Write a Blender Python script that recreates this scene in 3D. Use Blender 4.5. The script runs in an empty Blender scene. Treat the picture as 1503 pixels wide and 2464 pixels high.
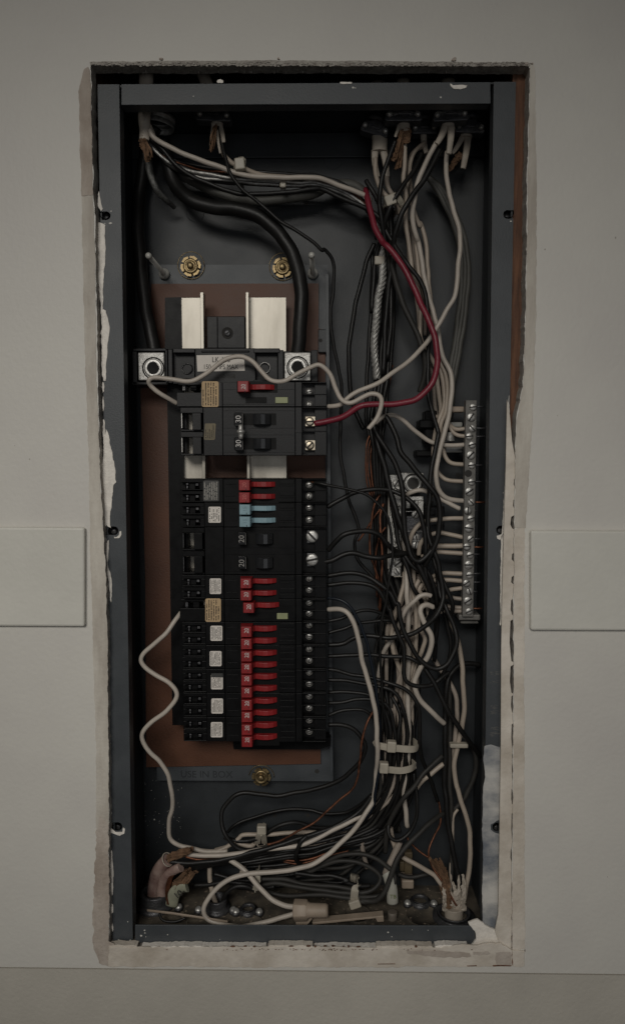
import bpy, bmesh, math, random
from mathutils import Vector, Matrix
random.seed(7)
SC = bpy.context.scene
COL = SC.collection
R = math.radians

# ---------------------------------------------------------------- camera
DIST, PITCH, YAW, F, Z0 = 0.60, R(4.2), R(0.9), 1696.0, 1.45
CX, CY = 751.5, 1232.0
cam_d = bpy.data.cameras.new('camera')
cam = bpy.data.objects.new('camera', cam_d); COL.objects.link(cam)
cam.location = (0, -DIST, Z0)
cam.rotation_euler = (R(90) - PITCH, 0, YAW)
cam_d.sensor_fit = 'VERTICAL'
cam_d.angle_y = 2 * math.atan(CY / F)
cam_d.clip_start = 0.02; cam_d.clip_end = 60
SC.camera = cam
# ---------------------------------------------------------------- world, lamp, exposure
w = bpy.data.worlds.new('World'); SC.world = w; w.use_nodes = True
bg = w.node_tree.nodes['Background']
bg.inputs[0].default_value = (1.0, 0.96, 0.9, 1); bg.inputs[1].default_value = 0.045
def area(name, loc, target, size, power, col):
    l = bpy.data.lights.new(name, 'AREA'); l.shape = 'RECTANGLE'; l.size = size[0]; l.size_y = size[1]
    l.energy = power; l.color = col
    o = bpy.data.objects.new(name, l); COL.objects.link(o); o.location = loc
    o.rotation_euler = (Vector(target) - Vector(loc)).to_track_quat('-Z', 'Y').to_euler()
    return o
rl = area('room_lamp', (-0.32, -1.5, Z0 + 0.62), (-0.07, 0, Z0 - 0.20), (0.8, 0.4), 1.27, (1.0, 0.965, 0.90))
rl.data.spread = R(54)
fl = area('added_fill', (0.45, -2.0, Z0 - 0.25), (0.05, 0, Z0 - 0.05), (1.4, 1.0), 0.72, (0.95, 0.97, 1.0))  # weak extra lamp, added to lighten the top inside the box
fl.data.spread = R(95)
SC.view_settings.view_transform = 'Standard'; SC.view_settings.look = 'None'
SC.view_settings.exposure = 0.0; SC.view_settings.gamma = 1.0
SC.view_settings.use_curve_mapping = False
SC.render.engine = 'CYCLES'
SC.cycles.max_bounces = 5

# ---------------------------------------------------------------- pixel + depth (mm behind the wall face) -> point
rx = Vector((math.cos(YAW), math.sin(YAW), 0))
fw = Vector((-math.sin(YAW) * math.cos(PITCH), math.cos(YAW) * math.cos(PITCH), -math.sin(PITCH)))
up = rx.cross(fw)
def P(x, y, d=0.0):
    v = rx * ((x - CX) / F) + up * ((CY - y) / F) + fw
    t = (DIST + d * 0.001) / v.y
    return Vector((0, -DIST, Z0)) + v * t
def X(x, y, d): return P(x, y, d).x
def Z(y, d, x=760): return P(x, y, d).z
TAG = {'A': (300, 200, .5988), 'B': (1200, 200, .5988), 'C': (300, 900, .5988), 'D': (1200, 900, .5988),
       'E': (300, 1600, .5988), 'F': (1200, 1600, .5988), 'G': (300, 2300, .5988), 'H': (1200, 2300, .5988),
       'I': (300, 3000, .5988), 'J': (1200, 3000, .5988),
       'f1': (1400, 1800, .2994), 'f2': (1400, 2200, .2994), 'f3': (1400, 2600, .2994), 'f4': (1400, 3000, .2994),
       'f5': (1400, 3300, .2994), 'f6': (950, 3100, .2994), 'f7': (550, 3200, .2994),
       'g1': (1350, 350, .3659), 'g2': (1350, 850, .3659),
       'b1': (650, 1440, .4325), 'b2': (650, 1830, .4325), 'b3': (650, 2200, .4325), 'b4': (650, 2560, .4325), 'N': None}
K = 0.62625
def px(tag, x, y):
    if TAG[tag] is None: return x, y
    a, b, s = TAG[tag]
    return (a + x * s) * K, (b + y * s) * K

# ---------------------------------------------------------------- materials
MATS = {}
def mat(name, col, rough=0.5, metal=0.0, var=0.15, vs=60.0, bump=0.0, bs=400.0, col2=None, streak=None, spec=0.5, detail=6):
    if name in MATS: return MATS[name]
    m = bpy.data.materials.new(name); m.use_nodes = True
    nt = m.node_tree; n = nt.nodes; L = nt.links
    b = n['Principled BSDF']
    b.inputs['Roughness'].default_value = rough; b.inputs['Metallic'].default_value = metal
    b.inputs['Specular IOR Level'].default_value = spec
    geo = n.new('ShaderNodeNewGeometry')
    mp = n.new('ShaderNodeMapping'); L.new(geo.outputs['Position'], mp.inputs[0])
    if streak: mp.inputs['Scale'].default_value = streak
    nz = n.new('ShaderNodeTexNoise'); nz.inputs['Scale'].default_value = vs; nz.inputs['Detail'].default_value = detail
    nz.inputs['Roughness'].default_value = 0.62
    L.new(mp.outputs[0], nz.inputs['Vector'])
    rp = n.new('ShaderNodeValToRGB')
    c = Vector(col); c2 = Vector(col2) if col2 else c * (1 - var)
    c1 = c if col2 else c * (1 + var * .6)
    rp.color_ramp.elements[0].position = 0.36; rp.color_ramp.elements[1].position = 0.64
    rp.color_ramp.elements[0].color = (*c2, 1); rp.color_ramp.elements[1].color = (*c1, 1)
    L.new(nz.outputs['Fac'], rp.inputs[0]); L.new(rp.outputs[0], b.inputs['Base Color'])
    rr = n.new('ShaderNodeMapRange'); rr.inputs[3].default_value = max(rough - .12, .05); rr.inputs[4].default_value = min(rough + .12, 1)
    L.new(nz.outputs['Fac'], rr.inputs[0]); L.new(rr.outputs[0], b.inputs['Roughness'])
    if bump:
        n2 = n.new('ShaderNodeTexNoise'); n2.inputs['Scale'].default_value = bs; n2.inputs['Detail'].default_value = 4
        L.new(geo.outputs['Position'], n2.inputs['Vector'])
        bp = n.new('ShaderNodeBump'); bp.inputs['Strength'].default_value = bump; bp.inputs['Distance'].default_value = 0.001
        L.new(n2.outputs['Fac'], bp.inputs['Height']); L.new(bp.outputs[0], b.inputs['Normal'])
    MATS[name] = m
    return m
wallm = mat('wall_paint', (.69, .67, .615), .55, vs=6, col2=(.63, .605, .565), bump=.3, bs=230, detail=10)
lowm = mat('lower_wall_paint', (.54, .51, .45), .6, var=.07, vs=9, bump=.4, bs=300)
boardm = mat('board_paint', (.69, .675, .615), .5, var=.05, vs=12, bump=.3, bs=200)
cutm = mat('broken_plaster', (.50, .47, .42), .95, vs=180, col2=(.30, .27, .24), bump=1.0, bs=700)
compm = mat('joint_compound', (.54, .48, .42), .8, vs=40, col2=(.36, .30, .25), bump=.8, bs=250, detail=9, streak=(1, 1, .45))
creamm = mat('cream_plaster', (.74, .68, .60), .7, vs=22, col2=(.52, .46, .385), bump=.7, bs=180, detail=9)
bandm = mat('grimy_paint_band', (.64, .60, .53), .7, vs=30, col2=(.44, .395, .34), bump=.5, bs=260, streak=(1.6, 1, .35))
dripm = mat('dried_paint', (.84, .79, .72), .5, vs=120, var=.14, bump=.5, bs=500)
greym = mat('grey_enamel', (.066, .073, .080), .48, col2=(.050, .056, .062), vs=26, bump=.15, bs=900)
inm = mat('shaded_grey_enamel', (.029, .033, .0365), .5, var=.2, vs=22, bump=.12, bs=900)  # same enamel as the flanges, darkened to stand for shade in the box
dustm = mat('dusty_grey', (.13, .108, .080), .9, vs=60, col2=(.05, .043, .034), bump=.5, bs=900)
voidm = mat('dark_cavity', (.02, .018, .016), .95, var=.3)
woodm = mat('stud_wood', (.19, .09, .05), .8, vs=60, col2=(.09, .042, .025), streak=(6, 6, .5), bump=.4)
fishm = mat('brown_board', (.105, .040, .019), .55, var=.22, vs=14, bump=.2, bs=700)
buszm = mat('tinned_bus', (.47, .44, .385), .42, .75, vs=22, col2=(.27, .25, .215), streak=(2.2, 2, .6), bump=0)
alum = mat('aluminium', (.62, .61, .58), .45, .6, vs=260, col2=(.33, .32, .30), bump=.4, bs=900)
steel = mat('screw_steel', (.66, .65, .62), .4, .6, vs=300, col2=(.42, .41, .39), bump=.2, bs=1200)
zincdark = mat('dull_cast_zinc', (.115, .115, .12), .45, .6, vs=120, col2=(.07, .07, .075), bump=.5, bs=500)
barm = mat('dull_grey_bar', (.22, .21, .195), .6, .35, vs=90, col2=(.15, .145, .135), bump=.3)
pinm = mat('dull_silver', (.55, .54, .50), .45, .25, vs=200, var=.2)
brass = mat('brass', (.36, .27, .14), .42, .85, vs=220, col2=(.15, .11, .06), bump=.2)
copper = mat('copper', (.25, .10, .055), .5, .7, vs=160, col2=(.08, .034, .02))
blk = mat('black_plastic', (.0062, .0062, .0066), .42, var=.3, vs=90, bump=.06, bs=600, spec=.14)
blk2 = mat('worn_black_plastic', (.015, .015, .0162), .45, var=.3, vs=60, bump=.08, bs=600, spec=.28)
gloss = mat('glossy_black', (.006, .006, .007), .2, var=.1)
slotb = mat('slot_black', (.003, .003, .003), .6, var=.1, spec=.2)
redm = mat('red_plastic', (.27, .014, .016), .5, var=.16, vs=100, bump=.15)
bluem = mat('light_blue_plastic', (.25, .38, .43), .45, var=.1, vs=120, bump=.15)
testm = mat('pale_green_button', (.30, .32, .17), .5, var=.12)
paperw = mat('white_sticker', (.74, .69, .63), .7, var=.05, vs=160)
paperg = mat('tan_sticker', (.52, .37, .21), .7, var=.1, vs=120)
paperd = mat('dark_clear_sticker', (.05, .05, .048), .4, var=.15, vs=120)
paperm = mat('olive_sticker', (.17, .14, .085), .6, var=.2, vs=160)
ink = mat('black_ink', (.03, .028, .026), .8, var=.1)
inkl = mat('light_print', (.42, .40, .36), .7, var=.1)
inkw = mat('white_print', (.62, .60, .57), .6, var=.1)
specm = mat('paint_specks', (.62, .60, .55), .6, var=.05)
tiem = mat('nylon_tie', (.43, .39, .32), .4, var=.14, vs=70)
nutm = mat('beige_nut_plastic', (.36, .29, .225), .5, var=.1, vs=90)
papm = mat('brown_paper_filler', (.22, .125, .07), .85, vs=200, col2=(.11, .062, .034), bump=.8, bs=800)
sheathm = mat('cable_sheath', (.42, .37, .31), .5, var=.14, vs=60, bump=.3, bs=500)
sheathp = mat('pinkish_sheath', (.38, .28, .24), .45, vs=60, col2=(.20, .12, .105), bump=.3)
WM = {'white': mat('white_insulation', (.50, .445, .385), .42, var=.10, vs=55, bump=.25, bs=700),
      'cream': mat('aged_white_insulation', (.42, .355, .29), .45, var=.12, vs=55, bump=.25, bs=700),
      'shadewhite': mat('shaded_white_insulation', (.33, .28, .235), .5, var=.15, vs=50, bump=.25, bs=700),  # darker copy of the white insulation, with shade put into its colour
      'black': mat('black_insulation', (.0115, .011, .0105), .45, var=.3, vs=50, bump=.15, bs=500, spec=.35),
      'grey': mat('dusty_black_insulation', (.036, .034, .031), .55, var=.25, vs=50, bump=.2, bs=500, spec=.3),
      'lgrey': mat('grey_insulation', (.085, .083, .074), .55, var=.2, vs=50, bump=.3, bs=700),
      'red': mat('red_insulation', (.20, .018, .034), .42, var=.15, vs=50, bump=.25, bs=600),
      'blue': mat('blue_black_insulation', (.010, .014, .021), .4, var=.2, vs=50, spec=.35),
      'copper': copper, 'braid': mat('dull_braid', (.20, .20, .19), .5, .5, vs=300, col2=(.07, .07, .065)), 'alum': alum}
# oversprayed enamel: white paint mist over the grey, its own patchy shape
def overspray():
    m = mat('oversprayed_enamel', (.62, .60, .56), .6, vs=24, col2=(.17, .185, .21), streak=(.8, 1, 1.4), bump=.2)
    return m
overm = overspray()

# ---------------------------------------------------------------- object helpers
def link(name, bm, m, parent=None, smooth=False, bevel=0.0):
    vs = [v.co for v in bm.verts]

    c = sum(vs, Vector()) / max(len(vs), 1)
    wp = Vector(WLOC.get(parent.name, (0, 0, 0))) if parent is not None else Vector((0, 0, 0))
    for v in bm.verts: v.co -= c
    bmesh.ops.recalc_face_normals(bm, faces=bm.faces)
    me = bpy.data.meshes.new(name); bm.to_mesh(me); bm.free()
    if smooth:
        for p in me.polygons: p.use_smooth = True
    for mm in (m if isinstance(m, (list, tuple)) else [m]): me.materials.append(mm)
    o = bpy.data.objects.new(name, me); COL.objects.link(o)
    o.location = c - wp
    if parent is not None: o.parent = parent
    WLOC[o.name] = tuple(c)
    if bevel:
        b = o.modifiers.new('bevel', 'BEVEL'); b.width = bevel; b.segments = 2; b.limit_method = 'ANGLE'; b.angle_limit = R(40)
    return o
WLOC = {}
def thing(name, label, cat, loc, group=None):
    o = bpy.data.objects.new(name, None); COL.objects.link(o); o.location = loc; o.empty_display_size = .01
    WLOC[o.name] = tuple(loc)
    return tag(o, label, cat, group)
def tag(o, label, cat, group=None):
    o['label'] = label; o['category'] = cat
    if group: o['group'] = group
    return o
def NB(): return bmesh.new()
def abox(bm, x0, x1, z0, z1, y0, y1, mi=0):
    vs = [bm.verts.new((x, y, z)) for x in (x0, x1) for y in (y0, y1) for z in (z0, z1)]
    for f in ((0, 1, 3, 2), (4, 6, 7, 5), (0, 4, 5, 1), (2, 3, 7, 6), (0, 2, 6, 4), (1, 5, 7, 3)):
        fc = bm.faces.new([vs[i] for i in f]); fc.material_index = mi
def pbox(bm, x0, y0, x1, y1, d0, d1, mi=0):
    "box whose front face spans these picture corners at depth d0, back at d1 (mm)"
    a = P(x0, y0, d0); b = P(x1, y1, d0)
    abox(bm, min(a.x, b.x), max(a.x, b.x), min(a.z, b.z), max(a.z, b.z), d0 * .001, d1 * .001, mi)
def prism(bm, pts, d0, d1, mi=0):
    "outline in picture px at depth d0, extruded straight back to d1"
    f = [P(x, y, d0) for x, y in pts]
    n = len(f)
    a = [bm.verts.new(p) for p in f]; b = [bm.verts.new((p.x, d1 * .001, p.z)) for p in f]
    try:
        bm.faces.new(a).material_index = mi; bm.faces.new(b[::-1]).material_index = mi
    except ValueError: pass
    for i in range(n):
        j = (i + 1) % n
        bm.faces.new((a[j], a[i], b[i], b[j])).material_index = mi
def crumple(bm, amp=.0012, seed=1):
    rs = random.Random(seed)
    bmesh.ops.subdivide_edges(bm, edges=[e for e in bm.edges if e.calc_length() > .003], cuts=1)
    for v in bm.verts: v.co += Vector((rs.gauss(0, 1), rs.gauss(0, 1), rs.gauss(0, 1))) * amp * .5
    for f in bm.faces: f.smooth = False
def cyl(bm, c, ax, r0, r1, h, n=20, mi=0):
    "cylinder/cone from point c along ax for h"
    ax = Vector(ax).normalized(); s = ax.cross(Vector((0, 0, 1)) if abs(ax.z) < .9 else Vector((1, 0, 0))).normalized(); t = ax.cross(s)
    c = Vector(c); A = []; B = []
    for i in range(n):
        a = 2 * math.pi * i / n; q = s * math.cos(a) + t * math.sin(a)
        A.append(bm.verts.new(c + q * r0)); B.append(bm.verts.new(c + ax * h + q * r1))
    for i in range(n):
        j = (i + 1) % n; f = bm.faces.new((A[i], A[j], B[j], B[i])); f.smooth = n > 8; f.material_index = mi
    bm.faces.new(A[::-1]).material_index = mi; bm.faces.new(B).material_index = mi
def lathe(bm, c, ax, prof, n=24, mi=0, close=False):
    ax = Vector(ax).normalized(); s = ax.cross(Vector((0, 0, 1)) if abs(ax.z) < .9 else Vector((1, 0, 0))).normalized(); t = ax.cross(s)
    c = Vector(c); rings = []
    for r, h in prof:
        rings.append([bm.verts.new(c + ax * h + (s * math.cos(2 * math.pi * i / n) + t * math.sin(2 * math.pi * i / n)) * r) for i in range(n)])
    for a, b in zip(rings, rings[1:]):
        for i in range(n):
            j = (i + 1) % n; f = bm.faces.new((a[i], a[j], b[j], b[i])); f.smooth = True; f.material_index = mi
    if close:
        bm.faces.new(rings[0][::-1]).material_index = mi; bm.faces.new(rings[-1]).material_index = mi
def smoothpts(pts, sub=7):
    out = []; n = len(pts)
    if n == 2: return [pts[0].lerp(pts[1], i / 4) for i in range(5)]
    for i in range(n - 1):
        p0 = pts[max(i - 1, 0)]; p1 = pts[i]; p2 = pts[i + 1]; p3 = pts[min(i + 2, n - 1)]
        for k in range(sub):
            t = k / sub
            out.append(.5 * ((2 * p1) + (p2 - p0) * t + (2 * p0 - 5 * p1 + 4 * p2 - p3) * t * t + (3 * p1 - p0 - 3 * p2 + p3) * t ** 3))
    out.append(pts[-1])
    for _ in range(2):
        out = [out[0]] + [(out[i - 1] + out[i] * 2 + out[i + 1]) / 4 for i in range(1, len(out) - 1)] + [out[-1]]
    return out
def tube(bm, path, r, flat=1.0, n=10, taper=None, twist=0, lobes=0, mi=0):
    "sweep; flat squeezes the section along depth; twist+lobes give stranded cable"
    m = len(path); T = []
    for i in range(m):
        T.append((path[min(i + 1, m - 1)] - path[max(i - 1, 0)]).normalized())
    side = T[0].cross(Vector((0, 1, 0)))
    if side.length < .15: side = T[0].cross(Vector((0, 0, 1)))
    side.normalize(); rings = []; ph = 0
    for i in range(m):
        side = (side - T[i] * side.dot(T[i])).normalized(); b = T[i].cross(side)
        rr = r if taper is None else r * (taper[0] + (taper[1] - taper[0]) * i / (m - 1))
        if twist and i: ph += twist * (path[i] - path[i - 1]).length
        ring = []
        for k in range(n):
            a = 2 * math.pi * k / n
            q = rr * (1 + (.16 * math.cos(lobes * a) if lobes else 0))
            ring.append(bm.verts.new(path[i] + side * math.cos(a + ph) * q + b * math.sin(a + ph) * q * flat))
        rings.append(ring)
    for A, B in zip(rings, rings[1:]):
        for k in range(n):
            j = (k + 1) % n; f = bm.faces.new((A[k], A[j], B[j], B[k])); f.smooth = True; f.material_index = mi
    bm.faces.new(rings[0][::-1]).material_index = mi; bm.faces.new(rings[-1]).material_index = mi
def route(*items):
    "'F',(x,y,d),(x,y),... -> world points; depth is interpolated between the points that give it"
    t = 'N'; pts = []
    for it in items:
        if isinstance(it, str): t = it; continue
        x, y = px(t, it[0], it[1]); pts.append([x, y, it[2] if len(it) > 2 else None])
    idx = [i for i, p in enumerate(pts) if p[2] is not None]
    for i, p in enumerate(pts):
        if p[2] is None:
            a = max([k for k in idx if k < i], default=None); b = min([k for k in idx if k > i], default=None)
            if a is None: p[2] = pts[b][2]
            elif b is None: p[2] = pts[a][2]
            else: p[2] = pts[a][2] + (pts[b][2] - pts[a][2]) * (i - a) / (b - a)
    return [P(*p) for p in pts]
NW = [0]
def wire(col, label, *items, r=1.65, group='wires inside the electrical panel', name='wire', cat='wire', **kw):
    bm = NB(); pts = smoothpts(route(*items))
    rs = random.Random(NW[0]); NW[0] += 1
    a, b = rs.uniform(0, 6), rs.uniform(0, 6); s = 0
    for i in range(1, len(pts) - 1):                      # hand-bent wire is never quite smooth
        s += (pts[i] - pts[i - 1]).length
        pts[i] = pts[i] + Vector((math.sin(s * 160 + a) + .5 * math.sin(s * 310 + b), 0.5 * math.sin(s * 120 + b), math.sin(s * 130 + b) + .5 * math.sin(s * 270 + a))) * .00026
    tube(bm, pts, r * .00112, **kw)
    return tag(link(name, bm, WM[col]), label, cat, group)
def text(name, s, x, y, d, size, m, parent, rot=0.0, ext=.00012, sx=1.0):
    cu = bpy.data.curves.new(name, 'FONT'); cu.body = s; cu.size = size; cu.extrude = ext
    cu.align_x = 'CENTER'; cu.align_y = 'CENTER'; cu.resolution_u = 3
    to = bpy.data.objects.new(name + '_src', cu); COL.objects.link(to)
    dg = bpy.context.evaluated_depsgraph_get(); dg.update()
    me = bpy.data.meshes.new_from_object(to.evaluated_get(dg)); bpy.data.objects.remove(to)
    p = P(x, y, d)
    M = Matrix.Translation(p) @ Matrix.Rotation(R(90), 4, 'X') @ Matrix.Rotation(rot, 4, 'Z') @ Matrix.Diagonal((sx, 1, 1, 1))
    bm = NB(); bm.from_mesh(me); bmesh.ops.transform(bm, matrix=M, verts=bm.verts)
    bpy.data.meshes.remove(me)
    return link(name, bm, m, parent)
def microprint(bm, x0, y0, x1, y1, d, cols, seed=0, fill=.9, mi=0, cw=.45):
    "unreadable fine print set sideways: columns of short dashes"
    rs = random.Random(seed); w_ = (x1 - x0) / cols
    for c in range(cols):
        y = y1 - rs.uniform(0, 1); top = y0 + (0 if rs.random() < .6 else rs.uniform(0, .4) * (y1 - y0))
        while y > top:
            l = rs.uniform(.7, 3.2)
            if rs.random() < fill: pbox(bm, x0 + c * w_, max(y - l, top), x0 + c * w_ + w_ * cw * rs.uniform(.8, 1.2), y, d, d + .05, mi)
            y -= l + rs.uniform(.35, .8)
def slotscrew(name, x, y, d, r, parent, m=None, ang=None, h=1.6, tagged=None):
    "slotted pan-head screw facing the camera; r in picture px"
    p = P(x, y, d); rr = r * (DIST + d * .001) / F; bm = NB()
    lathe(bm, p, (0, 1, 0), [(0.0001, -.0001), (rr * .55, 0), (rr * .9, .0003), (rr, .0008), (rr, h * .001)], 20)
    a = random.uniform(0, math.pi) if ang is None else ang
    c, s = math.cos(a), math.sin(a); hw = rr * .17
    o = link(name, bm, m or steel, parent)
    bm = NB(); q = [(-.98, -1), (.98, -1), (.98, 1), (-.98, 1)]
    vs = []
    for yy in (-.00018, .0006):
        vs.append([bm.verts.new((p.x + c * u * rr - s * v * hw, p.y + yy, p.z + s * u * rr + c * v * hw)) for u, v in q])
    bm.faces.new(vs[0]); bm.faces.new(vs[1][::-1])
    for i in range(4): bm.faces.new((vs[0][i], vs[1][i], vs[1][(i + 1) % 4], vs[0][(i + 1) % 4]))
    if parent is not None and parent.parent is None: link('screw_slot', bm, ink, o)
    else: link('screw_slot', bm, ink, parent)
    return o
# ================================================================= SETTING
def jag(p, q, step, amp, seed, n_amp=None):
    "broken line from p to q with a ragged offset"
    rs = random.Random(seed); L = math.hypot(q[0] - p[0], q[1] - p[1]); n = max(int(L / step), 1)
    nx, ny = -(q[1] - p[1]) / L, (q[0] - p[0]) / L; out = []
    v = 0
    for i in range(n):
        t = (i + (rs.uniform(-.3, .3) if i else 0)) / n; v = v * .55 + rs.uniform(-amp, amp)
        out.append((p[0] + (q[0] - p[0]) * t + nx * v, p[1] + (q[1] - p[1]) * t + ny * v))
    return out
def chain(pts, step, amp, seed, closed=True):
    out = []; n = len(pts)
    for i in range(n if closed else n - 1):
        out += jag(pts[i], pts[(i + 1) % n], step, amp, seed + i)
    if not closed: out.append(pts[-1])
    return out
OPEN = [(219, 156), (700, 156.5), (1268, 158), (1273, 166), (1268, 400), (1264, 700), (1257, 930), (1240, 1010), (1235, 1300), (1233, 1800), (1229, 2286), (262, 2286), (262, 1960), (258, 1500), (240, 1100), (231, 600), (220, 300)]
opening = chain(OPEN, 9, 1.3, 11)
def holed(bm, outer, inner, d0, d1):
    rings = []
    for d in (d0, d1):
        o_ = [bm.verts.new(q) if isinstance(q, Vector) else None for q in [Vector((p[0], d * .001, p[1])) for p in outer]]
        i_ = []
        for (x, y) in inner:
            q = P(x, y, d0); i_.append(bm.verts.new((q.x, d * .001, q.z)))
        es = []
        for rg in (o_, i_):
            for k in range(len(rg)): es.append(bm.edges.new((rg[k], rg[(k + 1) % len(rg)])))
        bmesh.ops.triangle_fill(bm, use_beauty=True, use_dissolve=False, edges=es)
        rings.append((o_, i_))
    for k in (0, 1):
        a, b = rings[0][k], rings[1][k]
        for i in range(len(a)):
            j = (i + 1) % len(a); f = bm.faces.new((a[i], a[j], b[j], b[i])); f.material_index = k
zj = Z(2331, 0, 100)
bm = NB()
holed(bm, [(-1.6, zj + .0012), (1.6, zj + .0012), (1.6, Z0 + 1.3), (-1.6, Z0 + 1.3)], opening, 0, 13)
wall = link('wall', bm, [wallm, cutm]); wall['kind'] = 'structure'
# paper torn off above the opening: a rough strip of bare board core
rs = random.Random(5); bm = NB()
top = chain([(216, 149), (470, 146), (700, 145), (1000, 148), (1276, 151)], 8, .9, 71, closed=False)
low = chain([(1272, 159), (1000, 158), (700, 158), (470, 157), (218, 157)], 6, 1.3, 72, closed=False)
prism(bm, top + low, -.5, .3)
for i in range(900):
    k = rs.random(); x = 219 + k * 1048; y = rs.uniform(149, 159); s = rs.uniform(.7, 2.6)
    pts = [(x + 1.7 * s * math.cos(a_) * rs.uniform(.6, 1.1), y + s * .6 * math.sin(a_)) for a_ in [j * 1.047 for j in range(6)]]
    prism(bm, pts, -.5 - rs.uniform(.1, .9), -.3)
for i in range(420):                                   # torn paper fuzz on the lower lip
    x = 224 + rs.random() * 1036; s = rs.uniform(.4, 1.6); h = rs.uniform(1, 7) * (1 if rs.random() < .5 else .4); d = rs.uniform(9, 12.6)
    prism(bm, [(x - s, 170), (x + s, 170), (x + s * .6 + rs.uniform(-1, 1), 171 + h * .6), (x + rs.uniform(-1.5, 1.5), 171 + h)], d, d + .6)
link('torn_edge', bm, cutm, wall)
# lower part of the wall, meeting the upper at a caulked joint
bm = NB()
abox(bm, -1.6, 1.6, 0.05, zj - .0012, .0016, .016)
lw = link('lower_wall', bm, lowm); lw['kind'] = 'structure'
bm = NB(); abox(bm, -1.6, 1.6, zj - .0014, zj + .0014, .0034, .014); o = link('wall_joint', bm, compm); o['kind'] = 'structure'
# cavity behind the wall: dark backing, unseen sides added against world light leaks
bm = NB()
abox(bm, -1.6, 1.6, 0.0, Z0 + 1.3, .135, .15); abox(bm, -1.62, -1.6, 0, Z0 + 1.3, 0.001, .15); abox(bm, 1.6, 1.62, 0, Z0 + 1.3, 0.001, .15)
abox(bm, -1.6, 1.6, Z0 + 1.3, Z0 + 1.32, 0.0, .15)
o = link('cavity_light_block', bm, voidm); o['kind'] = 'structure'
bm = NB(); abox(bm, -2.5, 2.5, -.02, 0, -3.5, .15); o = link('floor', bm, mat('floor_concrete', (.25, .23, .21), .8, vs=8, bump=.2)); o['kind'] = 'structure'

# plaster bands in slight relief around the opening
def band(name, pts, m, thick=.9, step=7, amp=1.0, seed=0, parent=wall, base=0.0):
    bm = NB(); prism(bm, chain(pts, step, amp, seed), base - thick, base + .2)
    return link(name, bm, m, parent, bevel=.0004)
band('plaster_band', [(203, 166), (213, 160), (218, 175), (221, 300), (224, 470), (196, 472), (192, 330), (189, 220)], compm, seed=21, amp=.9, thick=.5)
band('plaster_band', [(196, 473), (224, 471), (229, 600), (232, 900), (240, 1120), (256, 1400), (258, 1500), (262, 1880), (262, 1990), (232, 1992), (231, 1780), (222, 1500), (213, 1100), (203, 800)], bandm, seed=22, amp=1.1, thick=.4)
band('plaster_band', [(232, 1993), (240, 1960), (262, 1993), (262, 2265), (280, 2278), (262, 2325), (238, 2318), (225, 2275), (224, 2225), (228, 2100)], compm, seed=23, amp=2.2, thick=.6)
band('plaster_band', [(262, 2280), (640, 2279), (1000, 2282), (1205, 2270), (1230, 2288), (1262, 2290), (1260, 2326), (640, 2328), (262, 2326)], creamm, seed=24, amp=1.6, thick=1.6)
band('plaster_band', [(1275, 156), (1282, 150), (1288, 180), (1289, 400), (1290, 600), (1288, 800), (1280, 1000), (1264, 1270), (1237, 1270), (1242, 1010), (1258, 930), (1266, 700), (1270, 400)], bandm, seed=25, amp=1.1, thick=.5)
band('plaster_band', [(1237, 1272), (1262, 1271), (1260, 1700), (1262, 2285), (1231, 2285), (1235, 1800)], creamm, seed=26, amp=1.1, thick=.4)
if 0: band('plaster_band', [(216, 148), (420, 143), (700, 142), (1000, 144), (1266, 146), (1264, 151), (1000, 150.5), (700, 147), (300, 150), (220, 154)], compm, seed=27, amp=1.0, thick=.8)
# cream filler that bridges the gap right of the box, with dark slots left open along the crack
rs = random.Random(3)
fil = [(1246, 960), (1226, 950)]
fil = [(1219, 960), (1216, 1120), (1208, 1400), (1205, 1560), (1204, 1800), (1198, 2200), (1190, 2240), (1205, 2283), (1232, 2286)]
outer = []
slots = [(2200, 2215, 2), (2120, 2165, 2.5), (2040, 2075, 5), (1955, 2020, 3), (1895, 1935, 3.5), (1810, 1880, 2.5), (1740, 1800, 4), (1672, 1715, 5), (1600, 1668, 8), (1490, 1592, 9), (1440, 1480, 7),
         (1385, 1405, 6), (1330, 1350, 5), (1240, 1272, 9), (1200, 1222, 4), (1150, 1170, 4)]
def edge(y): return 1235.5 - (y - 1270) * .0045 if y > 1270 else 1235.5 + (1270 - y) * .03
yy = 2280
sl = sorted(slots, reverse=True, key=lambda s: s[0])
for a, b, wd in sl:
    outer += [(edge(b + 3) + 1.5, b + 3), (edge(b) - wd * .5, b - 1), (edge((a + b) / 2) - wd, (a + b) / 2 + 6), (edge(a) - wd * .8, a + 4), (edge(a) + 1.5, a - 1)]
outer += [(edge(1120) + 1.5, 1120), (1231, 1060), (1226, 1000)]
bm = NB(); prism(bm, fil + outer, 1.2, 3.2); link('crack_filler', bm, creamm, wall, bevel=.0003)
band('crack_filler', [(1126, 2222), (1148, 2214), (1165, 2225), (1198, 2240), (1228, 2262), (1229, 2292), (1120, 2290), (1144, 2262), (1142, 2240)], dripm, seed=31, amp=1.6, thick=2.0, base=6, step=5)
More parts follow.
